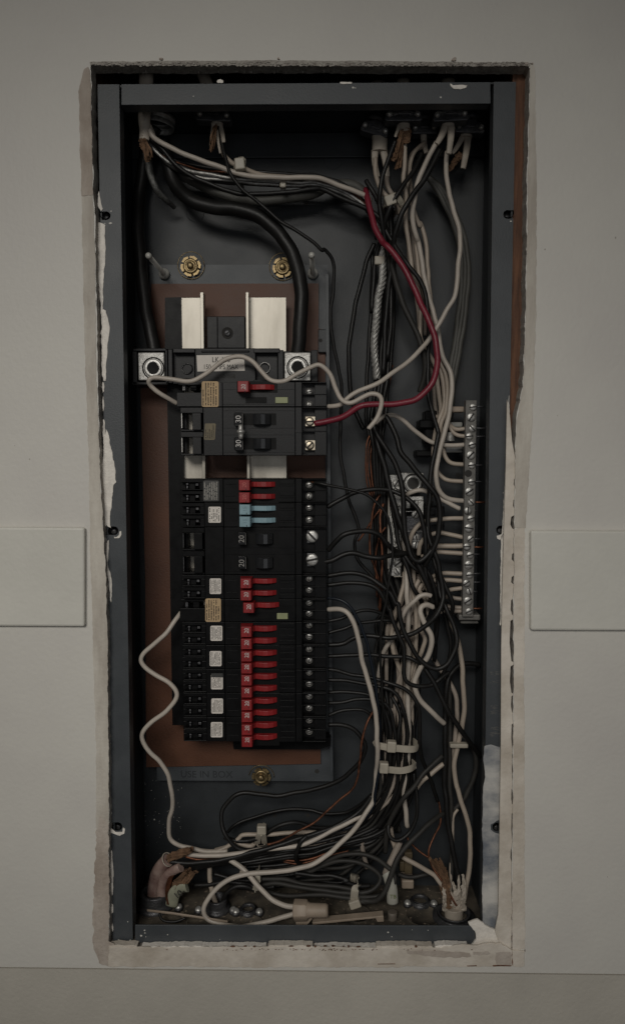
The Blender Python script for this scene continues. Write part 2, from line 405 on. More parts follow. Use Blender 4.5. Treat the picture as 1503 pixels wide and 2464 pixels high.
# ragged bead under the bottom flange, with a few dark holes left in it
rs = random.Random(9)
for (x0, x1, up_, sd) in ((262, 330, 2274, 81), (340, 640, 2277.5, 82), (645, 752, 2274.5, 83), (756, 905, 2278.5, 84), (905, 1040, 2276, 85), (1046, 1125, 2274.5, 86)):
    bm = NB(); tp = chain([(x0, up_ + 2), (x0 + (x1 - x0) * .3, up_), (x0 + (x1 - x0) * .7, up_ + 1), (x1, up_ + 2)], 4, 1.1, sd, closed=False)
    prism(bm, tp + [(x1, 2287), (x0, 2287)], -1.2 + rs.uniform(0, .6), 6); link('crack_filler', bm, creamm if sd % 2 else dripm, wall, bevel=.0004)
bm = NB()
for x0 in (742, 758, 782, 801, 826, 838, 862, 560, 590, 612, 700, 1000):
    w_ = rs.uniform(4, 13); y = 2277 + rs.uniform(-.5, 1.5); h = rs.uniform(1.2, 2.8)
    prism(bm, [(x0 + w_ * math.cos(a_) * .5 * rs.uniform(.8, 1.2), y + h * math.sin(a_)) for a_ in [j * .785 for j in range(8)]], -1.75, -1.2)
for k in range(70):
    x0 = rs.gauss(760, 150); y = 2285 + rs.uniform(-2, 2); w_ = rs.uniform(1, 4)
    prism(bm, [(x0, y), (x0 + w_, y - .6), (x0 + w_ * 1.2, y + .7), (x0 + .3, y + 1)], -1.85, -1.4)
link('filler_holes', bm, woodm, wall)
band('plaster_smear', [(975, 2286), (1060, 2287), (1130, 2292), (1134, 2302), (1090, 2306), (1020, 2300), (980, 2294)], compm, seed=91, thick=1.75, amp=1.4, step=5)
band('plaster_smear', [(1137, 2290), (1175, 2288), (1180, 2296), (1150, 2300), (1138, 2298)], compm, seed=92, thick=1.75, amp=1.0, step=4)
band('plaster_smear', [(1192, 2291), (1226, 2290), (1231, 2300), (1230, 2322), (1196, 2324), (1190, 2310)], compm, seed=93, thick=1.75, amp=1.0, step=4)
bm = NB(); prism(bm, jag((1230, 2240), (1231, 2325), 5, .8, 94) + jag((1232.2, 2325), (1231.2, 2240), 5, .8, 95), -1.9, -1.5)
prism(bm, [(1184, 2323), (1206, 2322), (1230, 2323.5), (1228, 2325.5), (1204, 2325), (1186, 2326)], -1.95, -1.5); prism(bm, [(1122, 2324), (1146, 2323.2), (1146, 2325), (1124, 2325.5)], -1.95, -1.5)
prism(bm, [(908, 2319.5), (950, 2319), (950, 2320.2), (908, 2320.8)], -1.95, -1.5); link('crack_line', bm, woodm, wall)
bm = NB()
for x, y, s in ((388, 141, 5), (670, 140, 3), (1090, 143, 6), (1094, 139, 4), (1266, 153, 5), (1280, 152, 3)):
    prism(bm, [(x + s * math.cos(a) * rs.uniform(.6, 1.2), y + s * .6 * math.sin(a) * rs.uniform(.6, 1.2)) for a in [j * .785 for j in range(8)]], -1.5, .2)
link('plaster_crumbs', bm, compm, wall)
# small dents and marks in the wall paint
bm = NB()
for x, y, s in ((72, 1105, 2.2), (1310, 600, 2.2), (1480, 572, 3), (1330, 1427, 1.6), (1262, 2112 + 175, 3.5), (1460, 2110, 1.5), (1340, 1000, 1.8), (205, 620, 2), (36, 1072, 1.2)):
    prism(bm, [(x + s * .7 * math.cos(a) * rs.uniform(.6, 1.2), y + s * math.sin(a)) for a in [j * 1.047 for j in range(6)]], -.12, .1)
link('wall_chips', bm, cutm, wall)

# raised boards on either side
def trimboard(label, x0, y0, x1, y1, slant):
    bm = NB(); prism(bm, [(x0, y0), (x1, y0 + slant), (x1, y1 + slant), (x0, y1)], -5.6, -.05)
    return tag(link('trim_board', bm, boardm, bevel=.0018), label, 'board', 'painted boards fixed on the wall')
trimboard('painted board on the wall left of the open electrical panel', -420, 1267, 203, 1505, 3)
trimboard('painted board on the wall right of the open electrical panel', 1276, 1277, 1950, 1517, 3)

# studs seen in the gap beside the box
def stud(label, x0, x1, y0, y1):
    bm = NB(); a = P(x0, 700, 14); b = P(x1, 700, 14)
    abox(bm, a.x, b.x, Z(y1, 14), Z(y0, 14), .0135, .10)
    return tag(link('wood_stud', bm, woodm), label, 'stud', 'studs beside the box')
stud('reddish brown wood stud in the gap right of the grey panel box', 1222, 1330, -300, 2600)
stud('dark wood stud edge in the gap left of the grey panel box', 150, 231, -300, 2600)

# ================================================================= ENCLOSURE
xl = (X(236, 203, 8) + X(272, 2268, 8)) / 2 + .0006; xr = (X(1240, 200, 8) + X(1202, 2200, 8)) / 2 - .0006
zt = Z(199, 8); zb = Z(2272, 8)
BK = 96
box = thing('electrical_panel', 'open grey metal breaker panel box recessed in the wall', 'breaker panel', ((xl + xr) / 2, .05, zb))
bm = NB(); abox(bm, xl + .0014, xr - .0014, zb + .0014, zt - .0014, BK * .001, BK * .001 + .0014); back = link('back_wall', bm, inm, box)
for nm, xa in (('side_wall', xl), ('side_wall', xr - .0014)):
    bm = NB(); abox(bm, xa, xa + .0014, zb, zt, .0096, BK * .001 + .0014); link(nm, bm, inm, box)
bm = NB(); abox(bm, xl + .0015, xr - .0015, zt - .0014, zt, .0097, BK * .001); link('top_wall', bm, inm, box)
bm = NB(); abox(bm, xl + .0015, xr - .0015, zb, zb + .0014, .0097, BK * .001); botw = link('bottom_wall', bm, dustm, box)
# stepped pressing along the side walls and top of the back
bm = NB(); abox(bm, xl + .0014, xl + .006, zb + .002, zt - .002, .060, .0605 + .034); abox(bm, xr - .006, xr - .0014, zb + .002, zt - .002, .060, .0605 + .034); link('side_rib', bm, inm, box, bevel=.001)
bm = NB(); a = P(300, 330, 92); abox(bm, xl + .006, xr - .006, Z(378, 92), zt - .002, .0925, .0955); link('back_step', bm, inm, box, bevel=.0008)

def arcp(cx, cy, r, a0, a1, n=8):
    return [(cx + r * math.cos(R(a0 + (a1 - a0) * i / n)), cy + r * math.sin(R(a0 + (a1 - a0) * i / n))) for i in range(n + 1)]
def ledge(y): return 235.5 + (y - 203) * 36.5 / 2065
def redge(y): return 1240 - (y - 197) * 38.5 / 2078
def flange_side(notches, left=True):
    e = ledge if left else redge
    pts = []
    if left:
        pts = [(287, 203), (e(203), 203)]
        for y, cx in notches:
            pts += [(e(y - 10), y - 10)] + arcp(cx, y, 10.5, -90, 90) + [(e(y + 10), y + 10)]
        pts += [(272, 2268), (320, 2268)]
    else:
        pts = [(1187, 197), (e(197), 197)]
        for y, cx in notches:
            pts += [(e(y - 10), y - 10)] + arcp(cx, y, 10.5, 270, 90) + [(e(y + 10), y + 10)]
        pts += [(1201, 2276), (1161, 2276)]
    return pts
LN = [(519, 256), (1277, 275), (1989, 284)]; RN = [(516, 1220), (1275, 1203), (1990, 1194)]
bm = NB(); prism(bm, flange_side(LN), 8, 9.4); lf = link('side_flange', bm, greym, box)
bm = NB(); prism(bm, flange_side(RN, False), 8, 9.4); rf = link('side_flange', bm, greym, box)
bm = NB(); prism(bm, [(292, 202), (1179, 197), (1179.5, 249), (292, 252.5)], 6.4, 7.8); a = P(292, 252, 7.8); abox(bm, a.x, P(1179, 249, 7.8).x, Z(250, 8), Z(250, 8) + .0012, .0079, .020); link('top_flange', bm, greym, box, bevel=.0004)
bm = NB(); prism(bm, [(325, 2226), (1133, 2228), (1142, 2240), (1143, 2260), (1138, 2271), (325, 2269)], 6.4, 7.8); link('bottom_flange', bm, greym, box, bevel=.0004)
# the inner turned edge of the side flanges
for x0, x1, s in ((287, 320, -1), (1187, 1161, 1)):
    bm = NB(); prism(bm, [(x0, 203), (x0 + s * 2.2, 203), (x1 + s * 2.2, 2268), (x1, 2268)], 9.5, 22); link('flange_return', bm, greym, box)
# screw holes with a screw down in each
for y, cx in LN + RN:
    bm = NB(); lathe(bm, P(cx, y, 13), (0, -1, 0), [(.0001, -.006), (.0036, -.006), (.0038, .0036), (.0043, .0042)], 24)
    h = link('screw_hole', bm, gloss, box)
    slotscrew('screw', cx - 1, y + 2, 15, 6.5, box, m=zincdark)
# dried paint on the flanges
def drip(pts, m=dripm, amp=.8, step=5, seed=0, d=8, th=.7, name='dried_paint'):
    bm = NB(); prism(bm, chain(pts, step, amp, seed), d - th, d - .02); return link(name, bm, m, box, bevel=.00025)
A_ = lambda l, t='A': [px(t, x, y) for x, y in l]
drip(A_([(133, 890), (142, 930), (158, 1005), (150, 1020), (134, 1000), (124, 975)]), seed=41)
drip(A_([(128, 1090), (150, 1098), (176, 1110), (170, 1180), (178, 1300), (160, 1520), (160, 1640), (152, 1638), (130, 1500), (120, 1330)]), seed=42)
drip(A_([(150, 480), (178, 490), (195, 560), (205, 620), (190, 700), (185, 800), (178, 940), (162, 940), (150, 700)], 'C'), seed=43)
drip(A_([(178, 80), (190, 100), (205, 170), (232, 290), (240, 380), (245, 420), (228, 440), (215, 560), (208, 640), (212, 716), (185, 705), (162, 650), (150, 520), (150, 350), (165, 180)], 'E'), amp=1.0, seed=44)
drip(A_([(190, 800), (200, 790), (196, 860), (190, 940), (205, 1000), (218, 1080), (214, 1195), (204, 1180), (198, 1060), (176, 975), (166, 920), (168, 840)], 'E'), seed=45)
drip(A_([(230, 770), (245, 776), (262, 762), (266, 740), (278, 735), (279, 760), (262, 783), (235, 784)], 'E'), seed=46, amp=.5, step=3)
drip(A_([(180, 230), (190, 260), (205, 300), (240, 330), (286, 330), (290, 300), (302, 310), (298, 340), (270, 352), (240, 345), (215, 335), (190, 300)], 'I'), seed=47, amp=.5, step=3)
rs = random.Random(77); yy_ = 560
i_ = 0
while yy_ < 2250:
    ln_ = rs.uniform(18, 120); wd_ = rs.uniform(1.2, 4.2)
    if not (1262 < yy_ + ln_ * .5 < 1292 or 1975 < yy_ + ln_ * .5 < 2003) and rs.random() < .8:
        e0, e1, em = ledge(yy_), ledge(yy_ + ln_), ledge(yy_ + ln_ / 2)
        drip([(e0 - 1.2, yy_), (e0 + wd_ * .5, yy_ + 3), (em + wd_, yy_ + ln_ * .45), (e1 + wd_ * .6, yy_ + ln_ - 4), (e1 - 1.2, yy_ + ln_), (em - 2.0 - wd_ * .4, yy_ + ln_ * .5)], seed=200 + i_, step=4, amp=.7, th=.9)
    yy_ += ln_ + rs.uniform(2, 30); i_ += 1
for i, (y0, y1) in enumerate(((2400, 2440), (2520, 2570), (2700, 2760), (2800, 2860), (2900, 2960), (3080, 3130), (3300, 3360))):
    xe = ledge(y0 * K)
    drip([(xe - 3, y0 * K), (xe + 2, y0 * K + 4), (xe + 1, y1 * K - 3), (xe - 2, y1 * K + 6), (xe - 5, y1 * K)], seed=60 + i, step=4)
drip(A_([(1250, 1270), (1290, 1270), (1320, 1260), (1320, 1262)], 'F')[:0] or [(1194, 1289), (1201, 1288), (1212, 1283), (1206, 1297), (1200, 1299), (1195, 1296)], seed=48, step=3, amp=.4)
drip(A_([(880, 200), (900, 212), (950, 210), (993, 212), (985, 228), (950, 240), (910, 236), (885, 220)], 'B'), seed=49, d=6.4, step=3, amp=.6)
drip(A_([(175, 190), (255, 192), (250, 204), (200, 206), (178, 203)], 'B'), seed=50, d=6.4, step=3, amp=.4)
drip(A_([(890, 190), (895, 175), (915, 172), (935, 185), (930, 195), (893, 198)], 'A'), seed=51, d=6.4, step=3, amp=.8)
# right flange: paint rolled over its lower half
drip([(redge(960) - 1, 950), (redge(1100), 1090), (redge(1290) + 1, 1275), (redge(1300), 1380), (redge(1500) + 1, 1500), (1202, 1505), (1203, 1380), (1205, 1290), (1213, 1180), (1216, 1120), (1219, 1040), (1221, 970)][::1], seed=52, amp=.7)
drip([(1165, 1795), (1180, 1791), (1206, 1799), (1205, 1972), (1192, 1976), (1180, 1984), (1180, 1997), (1192, 2005), (1204, 2008), (1202, 2230), (1196, 2262), (1170, 2240), (1160, 2215), (1159, 2150), (1161, 2050), (1159, 1990), (1161, 1900), (1166, 1870), (1162, 1830)], m=overm, seed=53, amp=.7, step=6, th=.35, name='paint_overspray')
bm = NB(); rs = random.Random(12)
for i in range(60):
    y = rs.choice([1620, 1640, 1700, 1715, 1752, 1765]) + rs.gauss(0, 3); x = rs.uniform(1176, 1192); l = rs.uniform(4, 14)
    prism(bm, [(x, y), (x + l, y + 1.5), (x + l, y + 1.9), (x, y + .5)], 7.85, 7.99)
link('paint_scrapes', bm, barm, box)
# specks of spattered paint
bm = NB(); rs = random.Random(8)
SP = [('I', 472, 62, 4), ('I', 415, 121, 7), ('I', 412, 183, 7), ('I', 490, 249, 8), ('I', 320, 905, 5), ('I', 427, 960, 7), ('I', 430, 977, 6), ('I', 405, 994, 9), ('I', 436, 1002, 4), ('I', 575, 988, 5), ('I', 261, 1020, 5), ('I', 335, 1024, 7),
      ('B', 822, 290, 9), ('B', 260, 228, 10), ('B', 275, 230, 5), ('A', 740, 283, 6), ('J', 484, 973, 7), ('J', 508, 1001, 4), ('J', 638, 957, 3), ('J', 740, 960, 4), ('A', 384, 1052, 8), ('A', 208, 1098, 12), ('A', 213, 1021, 7), ('A', 173, 1100, 5),
      ('F', 1222, 491, 4), ('F', 1228, 595, 4), ('I', 910, 1018, 3), ('B', 1270, 1086, 8)]
for t, x, y, s in SP:
    fl = (t == 'I' and y > 880 and x > 350) or (t in 'BJ' and x < 1150) or (t == 'A' and y < 400)
    x, y = px(t, x, y); s *= .375
    d = (6.4 if fl else 8) if (x < 318 or x > 1165 or fl) else BK
    if t == 'I' and y < 1980 and x > 318: d = BK
    prism(bm, [(x + s * .8 * math.cos(a) * rs.uniform(.7, 1.2), y + s * .6 * math.sin(a) * rs.uniform(.7, 1.2)) for a in [j * .785 for j in range(8)]], d - .3, d - .01)
for i in range(60):
    x = rs.uniform(330, 440); y = rs.uniform(1850, 2080); s = rs.uniform(.4, .9)
    prism(bm, [(x - s, y), (x, y - s), (x + s, y), (x, y + s)], BK - .25, BK - .01)
link('paint_specks', bm, specm, box)
# dark mounting holes and knockouts in the back and bottom
for x, y, r in ((737, 487, 6.5), (661, 1962, 5), (741, 1962, 5), (1101, 1143, 6)):
    bm = NB(); cyl(bm, P(x, y, BK - .15), (0, 1, 0), r * .00041, r * .00041, .0001, 20); link('mounting_hole', bm, ink, box)
def ring(bm, c, r, t, ax=(0, 1, 0), a0=0, a1=360, n=32, mi=0):
    ax = Vector(ax).normalized(); s = ax.cross(Vector((0, 0, 1)) if abs(ax.z) < .9 else Vector((1, 0, 0))).normalized(); tt = ax.cross(s)
    pts = [Vector(c) + (s * math.cos(R(a0 + (a1 - a0) * i / n)) + tt * math.sin(R(a0 + (a1 - a0) * i / n))) * r for i in range(n + 1)]
    tube(bm, pts, t, n=6, mi=mi)
for x, y in ((800, 385), (738, 338), (470, 512)):
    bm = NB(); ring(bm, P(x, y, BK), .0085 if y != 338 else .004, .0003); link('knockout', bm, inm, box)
for px_, d, r in ((1017, 46, .016), (860, 48, .013), (600, 30, .014), (480, 34, .012)):
    p = P(px_, 2200, d); bm = NB(); lathe(bm, (p.x, d * .001, zb + .0012), (0, 0, 1), [(.0001, .0004), (r * .94, .0004), (r * .95, .0018), (r, .0018), (r * 1.02, .0002)], 36)
    link('knockout', bm, dustm, botw)

# ================================================================= MOUNTING BASE WITH BUS BARS
base = thing('breaker_base', 'grey mounting plate with brown insulating board and silver bus bars behind the breakers', 'mounting base', P(600, 1845, 80))
bm = NB(); prism(bm, [(360, 637), (788, 637), (792, 1000), (798, 1500), (800, 1880), (378, 1878), (368, 1400), (362, 1000)], 82, 84); prism(bm, [(783, 660), (790, 660), (801, 1880), (794, 1880)], 72, 82)
pl = link('mounting_plate', bm, greym, base)
bm = NB(); prism(bm, [(364, 683), (766, 682), (766, 790), (782, 794), (783, 1780), (771, 1782), (771, 1838), (352, 1846), (350, 1400), (338, 925), (338, 850), (366, 850)], 79, 81); link('insulating_board', bm, fishm, base)
text('stamped_letters', 'USE IN BOX', 497, 1864, 81.9, .0098, mat('stamped_shadow', (.035, .038, .042), .5), base, sx=1.0)
# black insulator strip along the left of the bars
bm = NB(); prism(bm, [(397, 716), (436, 715), (438, 840), (397, 840)], 60, 78.5); prism(bm, [(402, 925), (440, 925), (446, 1745), (415, 1745)], 55, 78.4)
prism(bm, [(560, 1780), (796, 1775), (794, 1795), (768, 1803), (562, 1803)], 64, 78.3); link('insulator', bm, blk, base)
def busbar(xa, xb, fa, fb, ytop, ybot, dface):
    bm = NB(); a = P(xa, ytop, dface); b = P(xb, ybot, dface); za = Z(ytop, dface); zz = Z(ybot, dface)
    x0 = P(xa, 780, dface).x; x1 = P(xb, 780, dface).x
    abox(bm, x0, x1, zz, za, dface * .001, dface * .001 + .003)
    f0 = P(fa, 760, dface - 11).x; f1 = P(fb, 760, dface - 11).x
    abox(bm, f0, f1, Z(1740, dface), Z(702, dface - 11), (dface - 11) * .001, dface * .001 - .0002)
    return link('bus_bar', bm, buszm, base, bevel=.0003)
busbar(434, 484, 482, 490, 715, 1735, 61)
busbar(597, 688.5, 591.5, 598.5, 715, 1735, 61)
bm = NB(); pbox(bm, 497, 761, 590, 838, 58, 78); pbox(bm, 497, 761, 524, 838, 56.5, 57.9); bl = link('center_block', bm, blk2, base, bevel=.0008)
bm = NB(); lathe(bm, P(547, 801, 57.4), (0, 1, 0), [(.0052, 0), (.0048, .0001), (.0046, .0004), (.0002, .0004)], 24); link('screw_recess', bm, ink, base)
slotscrew('screw', 547, 801, 56.4, 8, base, m=zincdark, ang=.6)
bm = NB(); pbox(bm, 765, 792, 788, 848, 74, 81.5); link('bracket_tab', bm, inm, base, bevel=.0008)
bm = NB(); cyl(bm, P(771, 819, 73.7), (0, 1, 0), .0019, .0019, .0004, 6); link('tab_hole', bm, ink, base)
bm = NB(); cyl(bm, P(762, 1856, 81.7), (0, 1, 0), .0022, .0022, .0002, 16); link('tab_hole', bm, ink, base)
# castellated push nuts
def pushnut(label, x, y, d, up_=True):
    t = thing('push_nut', label, 'nut', P(x, y, d), 'brass push nuts holding the mounting plate')
    p = P(x, y, d); bm = NB()
    for k in range(6):
        a = R(60 * k + (10 if up_ else -4))
        pts = []
        for q, rr in [(-.40, .0050), (.40, .0050), (.42, .0094), (0, .0098), (-.42, .0094)]:
            pts.append((p.x + math.cos(a + q) * rr, p.z + math.sin(a + q) * rr))
        vv = [bm.verts.new((u, p.y - .0025, v)) for u, v in pts]; v2 = [bm.verts.new((u, p.y - .0012, v)) for u, v in pts]
        bm.faces.new(vv); bm.faces.new(v2[::-1])
        for i in range(5): bm.faces.new((vv[i], v2[i], v2[(i + 1) % 5], vv[(i + 1) % 5]))
    lathe(bm, p, (0, -1, 0), [(.0074, .0016), (.0070, .0036), (.0054, .0042), (.0046, .0034), (.0032, .0036)], 28)
    link('star_washer', bm, brass, t)
    bm = NB(); lathe(bm, p, (0, -1, 0), [(.0033, .003), (.0031, .0062), (.0022, .0070), (.0001, .0070)], 20); link('stud', bm, brass, t)
    bm = NB(); ring(bm, p + Vector((0, -.0004, .0012 if up_ else -.0014)), .0126, .00035, a0=190 if not up_ else 0, a1=360 if not up_ else 360); link('hole_rim', bm, brass, t)
    return t
pushnut('brass castellated nut at the top left of the grey mounting plate', 460, 642, 81)
pushnut('brass castellated nut at the top right, beside the thick black cable', 680, 645, 81)
pushnut('brass castellated nut below the lowest breaker, on the bottom edge of the plate', 629, 1867, 81, False)
def standoff(label, x, y, hd):
    b = P(x, y, 81); t = thing('mounting_pin', label, 'pin', b, 'silver pins standing out of the plate')
    bm = NB(); lathe(bm, b, (0, -1, 0), [(.0052, .0002), (.0050, .003), (.0034, .0045), (.0022, .006), (.0021, .058)], 20, close=True); link('shank', bm, pinm, t)
    bm = NB(); lathe(bm, b + Vector((0, -.058, 0)), (0, -1, 0), [(.0022, 0), (.0027, .001), (.0027, .0035), (.0018, .0048), (.0001, .005)], 20); link('tip', bm, pinm, t)
standoff('silver pin standing out left of the top left brass nut', 396, 660, 1)
standoff('silver pin standing out right of the thick black cable', 752, 659, 1)

# ================================================================= MAIN LUG BLOCK
lug = thing('main_lug_block', 'black plastic lug block with two silver lugs and a white rating sticker', 'lug block', P(540, 925, 50))
D0 = 42
bm = NB()
def lz(y): return y
for a in ((320, 838, 400, 845), (318, 845, 331, 925), (397, 842, 404, 925), (318, 918, 404, 926)): pbox(bm, *a, D0, 66)
pbox(bm, 404, 840, 416, 922, D0 + 1, 66); pbox(bm, 416, 838, 469, 849, D0, 66); pbox(bm, 469, 838, 615, 924, D0 + 1.5, 66); pbox(bm, 416, 912, 469, 924, D0, 66)
pbox(bm, 416, 849, 469, 912, 50, 66); pbox(bm, 610, 838, 673, 849, D0, 66); pbox(bm, 668, 842, 682, 922, D0 + 1, 66); pbox(bm, 615, 849, 668, 916, 50, 66); pbox(bm, 610, 914, 672, 924, D0, 66)
pbox(bm, 748, 842, 764, 918, D0 + 2, 66); pbox(bm, 682, 918, 764, 926, D0 + 1, 66); pbox(bm, 331, 845, 397, 918, 58, 66); pbox(bm, 682, 845, 748, 918, 58, 66)
pbox(bm, 484, 843, 600, 847, D0, D0 + 2); pbox(bm, 328, 924, 336, 930, D0 + 3, 60)
link('block_body', bm, blk2, lug, bevel=.0006)
for x, y in ((451, 887), (636, 887)):
    bm = NB(); lathe(bm, P(x, y, 50), (0, -1, 0), [(.0052, 0), (.0052, .0012), (.0042, .0012), (.0040, -.004), (.0001, -.004)], 24); link('block_hole', bm, gloss if x < 500 else blk, lug)
bm = NB(); lathe(bm, P(637, 885, 49), (0, -1, 0), [(.0044, 0), (.0047, .0004), (.0050, 0)], 24); link('hole_ring', bm, steel, lug)
def lugpart(x0, x1, y0, y1, cx, cy):
    bm = NB(); pbox(bm, x0, y0, x1, y1, D0 - 4, 58); o = link('lug', bm, alum, lug, bevel=.0008)
    p = P(cx, cy, D0 - 4.2); bm = NB(); lathe(bm, p, (0, -1, 0), [(.0100, -.0003), (.0100, .0001), (.0088, .0001), (.0086, -.0015)], 36); link('bore_ring', bm, slotb, o)
    bm = NB(); lathe(bm, p, (0, -1, 0), [(.0084, -.001), (.0082, .0006), (.0072, .0011), (.0056, .0009)], 36); link('clamp_screw', bm, steel, o)
    bm = NB(); lathe(bm, p, (0, -1, 0), [(.0058, .00125), (.0056, .0012), (.0052, .00115), (.0001, .0011)], 6); link('hex_socket', bm, slotb, o)
lugpart(332, 396, 848, 915, 369, 886)
lugpart(684, 747, 848, 916, 716, 884)
bm = NB(); prism(bm, [(473, 855), (587, 853), (589, 892), (475, 894)], D0 + 1.3, D0 + 1.55); stk = link('rating_sticker', bm, paperw, lug)
text('sticker_print', 'LK-150', 532, 866, D0 + 1.2, .0068, ink, lug, sx=.82); text('sticker_print', '150 AMPS MAX', 531, 883, D0 + 1.2, .0060, ink, lug, sx=.80)
text('molded_letters', '-200-008', 541, 906, D0 + 1.4, .0050, ink, lug, sx=1.05)
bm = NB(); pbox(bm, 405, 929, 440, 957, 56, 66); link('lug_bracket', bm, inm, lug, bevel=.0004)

# ================================================================= BREAKERS
def BX(cx, d, y=1200): return P(407.06 + cx * .2709, y, d).x        # x from breaker crop units
def bb(bm, cx0, cx1, y0, y1, d0, d1, mi=0, yref=1200):
    a, b = BX(cx0, d0, yref), BX(cx1, d0, yref); abox(bm, a, b, Z(y1, d0), Z(y0, d0), d0 * .001, d1 * .001, mi)
def bpx(cx, y, d):                                                     # back to picture px at this row
    wx = BX(cx, d); p0 = P(700, y, d).x; p1 = P(800, y, d).x; return 700 + 100 * (wx - p0) / (p1 - p0)
FR = 25
def handle(t, y0, y1, m, cx0=620, txt='20', tcol=inkw, under=True, sag=0):
    "coloured rocker handle: square numbered block and a long curved tongue to its right"
    h = y1 - y0; c0 = cx0
    bm = NB()
    def pr(prof, ya, yb, side=0):
        za, zz = Z(ya, 16), Z(yb, 16); A = [bm.verts.new((BX(cx, d), d * .001, za)) for cx, d in prof]; B = [bm.verts.new((BX(cx, d), d * .001, zz)) for cx, d in prof]
        bm.faces.new(A); bm.faces.new(B[::-1]); n = len(prof)
        for i in range(n): bm.faces.new((A[i], A[(i + 1) % n], B[(i + 1) % n], B[i]))
    pr([(c0, 11), (c0 + 92, 11), (c0 + 100, 12.5), (c0 + 112, 25), (c0, 25)], y0, y1)
    o = link('handle', bm, m, t, bevel=.0004)
    bm = NB()
    pr([(c0 + 104, 19), (c0 + 135, 21.5), (c0 + 160, 20.5), (c0 + 200, 19.6), (c0 + 240, 19.8), (c0 + 285, 21.5), (c0 + 322, 24.4), (c0 + 322, 26), (c0 + 104, 26)], y0 + h * .20, y0 + h * .70)
    link('handle_tongue', bm, m, o, bevel=.0005)
    x = bpx(c0 + 50, (y0 + y1) / 2, 11)
    text('number', txt, x, (y0 + y1) / 2 - .5, 10.95, .0048, tcol, o, rot=R(90), sx=.95, ext=.00008)
    bm = NB()
    if under: bb(bm, c0 + 67, c0 + 70, y0 + 6, y1 - 6, 10.9, 11.1)
    if under: link('underline', bm, tcol, o)
    else: bm.free()
    bm = NB(); bb(bm, c0 + 60, c0 + 66, y1 - 3.5, y1 + .1, 10.85, 12); link('handle_notch', bm, ink, o)
def screws(t, ys, r=6.4, m=None, cx=1242):
    for y in ys:
        x = bpx(cx, y, 38)
        bm = NB(); lathe(bm, P(x, y, 40), (0, -1, 0), [(.0031, .0), (.0031, .0009), (.0026, .0009), (.0025, -.001)], 20); link('terminal', bm, barm, t)
        slotscrew('terminal_screw', x, y, 37.5, r, t, m=m)
def sticker(t, cx0, cx1, y0, y1, m, pm=ink, seed=0, d=None, cols=8, fill=.92, name='warning_sticker', rad=3.2, tilt=0):
    d = d or FR + 1.9
    yc = (y0 + y1) / 2; x0, x1 = bpx(cx0, yc, d), bpx(cx1, yc, d)
    pts = []
    for ccx, ccy, a0 in ((x1 - rad, y0 + rad, -90), (x1 - rad, y1 - rad, 0), (x0 + rad, y1 - rad, 90), (x0 + rad, y0 + rad, 180)):
        pts += arcp(ccx, ccy, rad, a0, a0 + 90, 4)
    if tilt: pts = [(x + (y - yc) * tilt, y) for x, y in pts]
    bm = NB(); prism(bm, pts, d - .12, d); o = link(name, bm, m, t)
    bm = NB(); microprint(bm, x0 + 2.2, y0 + 3, x1 - 1.4, y1 - 3, d - .17, cols, seed, fill); link('fine_print', bm, pm, o)
    return o
BG = 'circuit breakers stacked down the panel'
def shell(t, y0, y1, m, poles, term=True, left0=100, hooks=True):
    bm = NB(); g = .35
    bb(bm, 312, 480, y0 + g, y1 - g, FR + 2, 66)
    bb(bm, 483, 1118, y0 + g, y1 - g, FR, 66)
    bb(bm, 1121, 1178, y0 + g, y1 - g, FR + 1.5, 66)
    bb(bm, 1181, 1395, y0 + g, y1 - g, 42, 66)
    n = poles; ph = (y1 - y0) / n
    for i in range(n + 1):
        yy = min(max(y0 + i * ph, y0 + 1.4), y1 - 1.4); bb(bm, 1181, 1395, yy - 1.1, yy + 1.1, 32 if i in (0, n) else 36, 42)
    bb(bm, 1290, 1395, y0 + 1, y1 - 1, 37, 42.2)
    # hooked left end
    if hooks:
        for i in range(n):
            a = y0 + i * ph
            bb(bm, left0, 312, a + .5, a + ph * .34, 36, 66); bb(bm, left0, 150, a + ph * .34, a + ph - .5, 44, 66); bb(bm, 180, 232, a + ph * .34, a + ph * .95, 40, 66)
            bb(bm, 272, 312, a + ph * .34, a + ph * .95, 34, 66); bb(bm, left0 + 6, 312, a + ph * .9, a + ph - .3, 33, 66)
    return link('breaker_case', bm, m, t, bevel=.00035)
def clips(t, y0, y1, n, m=zincdark):
    ph = (y1 - y0) / n
    for i in range(n):
        a = y0 + i * ph; bm = NB()
        bb(bm, 152, 172, a + ph * .40, a + ph * .56, 37, 60); bb(bm, 154, 170, a + ph * .60, a + ph * .86, 39, 60)
        bb(bm, 236, 262, a + ph * .42, a + ph * .62, 38.5, 60)
        link('bus_clip', bm, m, t, bevel=.0003)
def rails(t, y0, y1, m, n=2):
    bm = NB(); ph = (y1 - y0) / n
    for i in range(n):
        a = y0 + i * ph
        bb(bm, 500, 600, a + ph * .46, a + ph * .50, FR - .5, FR); bb(bm, 980, 1110, a + ph * .12, a + ph * .46, FR - .7, FR); bb(bm, 975, 1112, a + ph * .6, a + ph * .64, FR - .5, FR)
    bb(bm, 484, 1117, y0 + .6, y0 + 2.0, FR - .6, FR)
    link('case_ribs', bm, m, t, bevel=.0002)
def tandem(label, y0, y1, hy, sy, m=redm, cx0=620, txt='20', tcol=inkw, under=True):
    t = thing('circuit_breaker', label, 'circuit breaker', P(600, y1, 66), BG)
    shell(t, y0, y1, blk, 2); clips(t, y0, y1, 2); rails(t, y0, y1, blk)
    bm = NB()
    for a, b in hy: bb(bm, cx0 - 8, 970, a - 1.4, b + 1.4, FR - .25, FR)
    link('handle_slot', bm, slotb, t)
    for i, (a, b) in enumerate(hy): handle(t, a, b, m, cx0, txt, tcol, under)
    screws(t, sy)
    return t
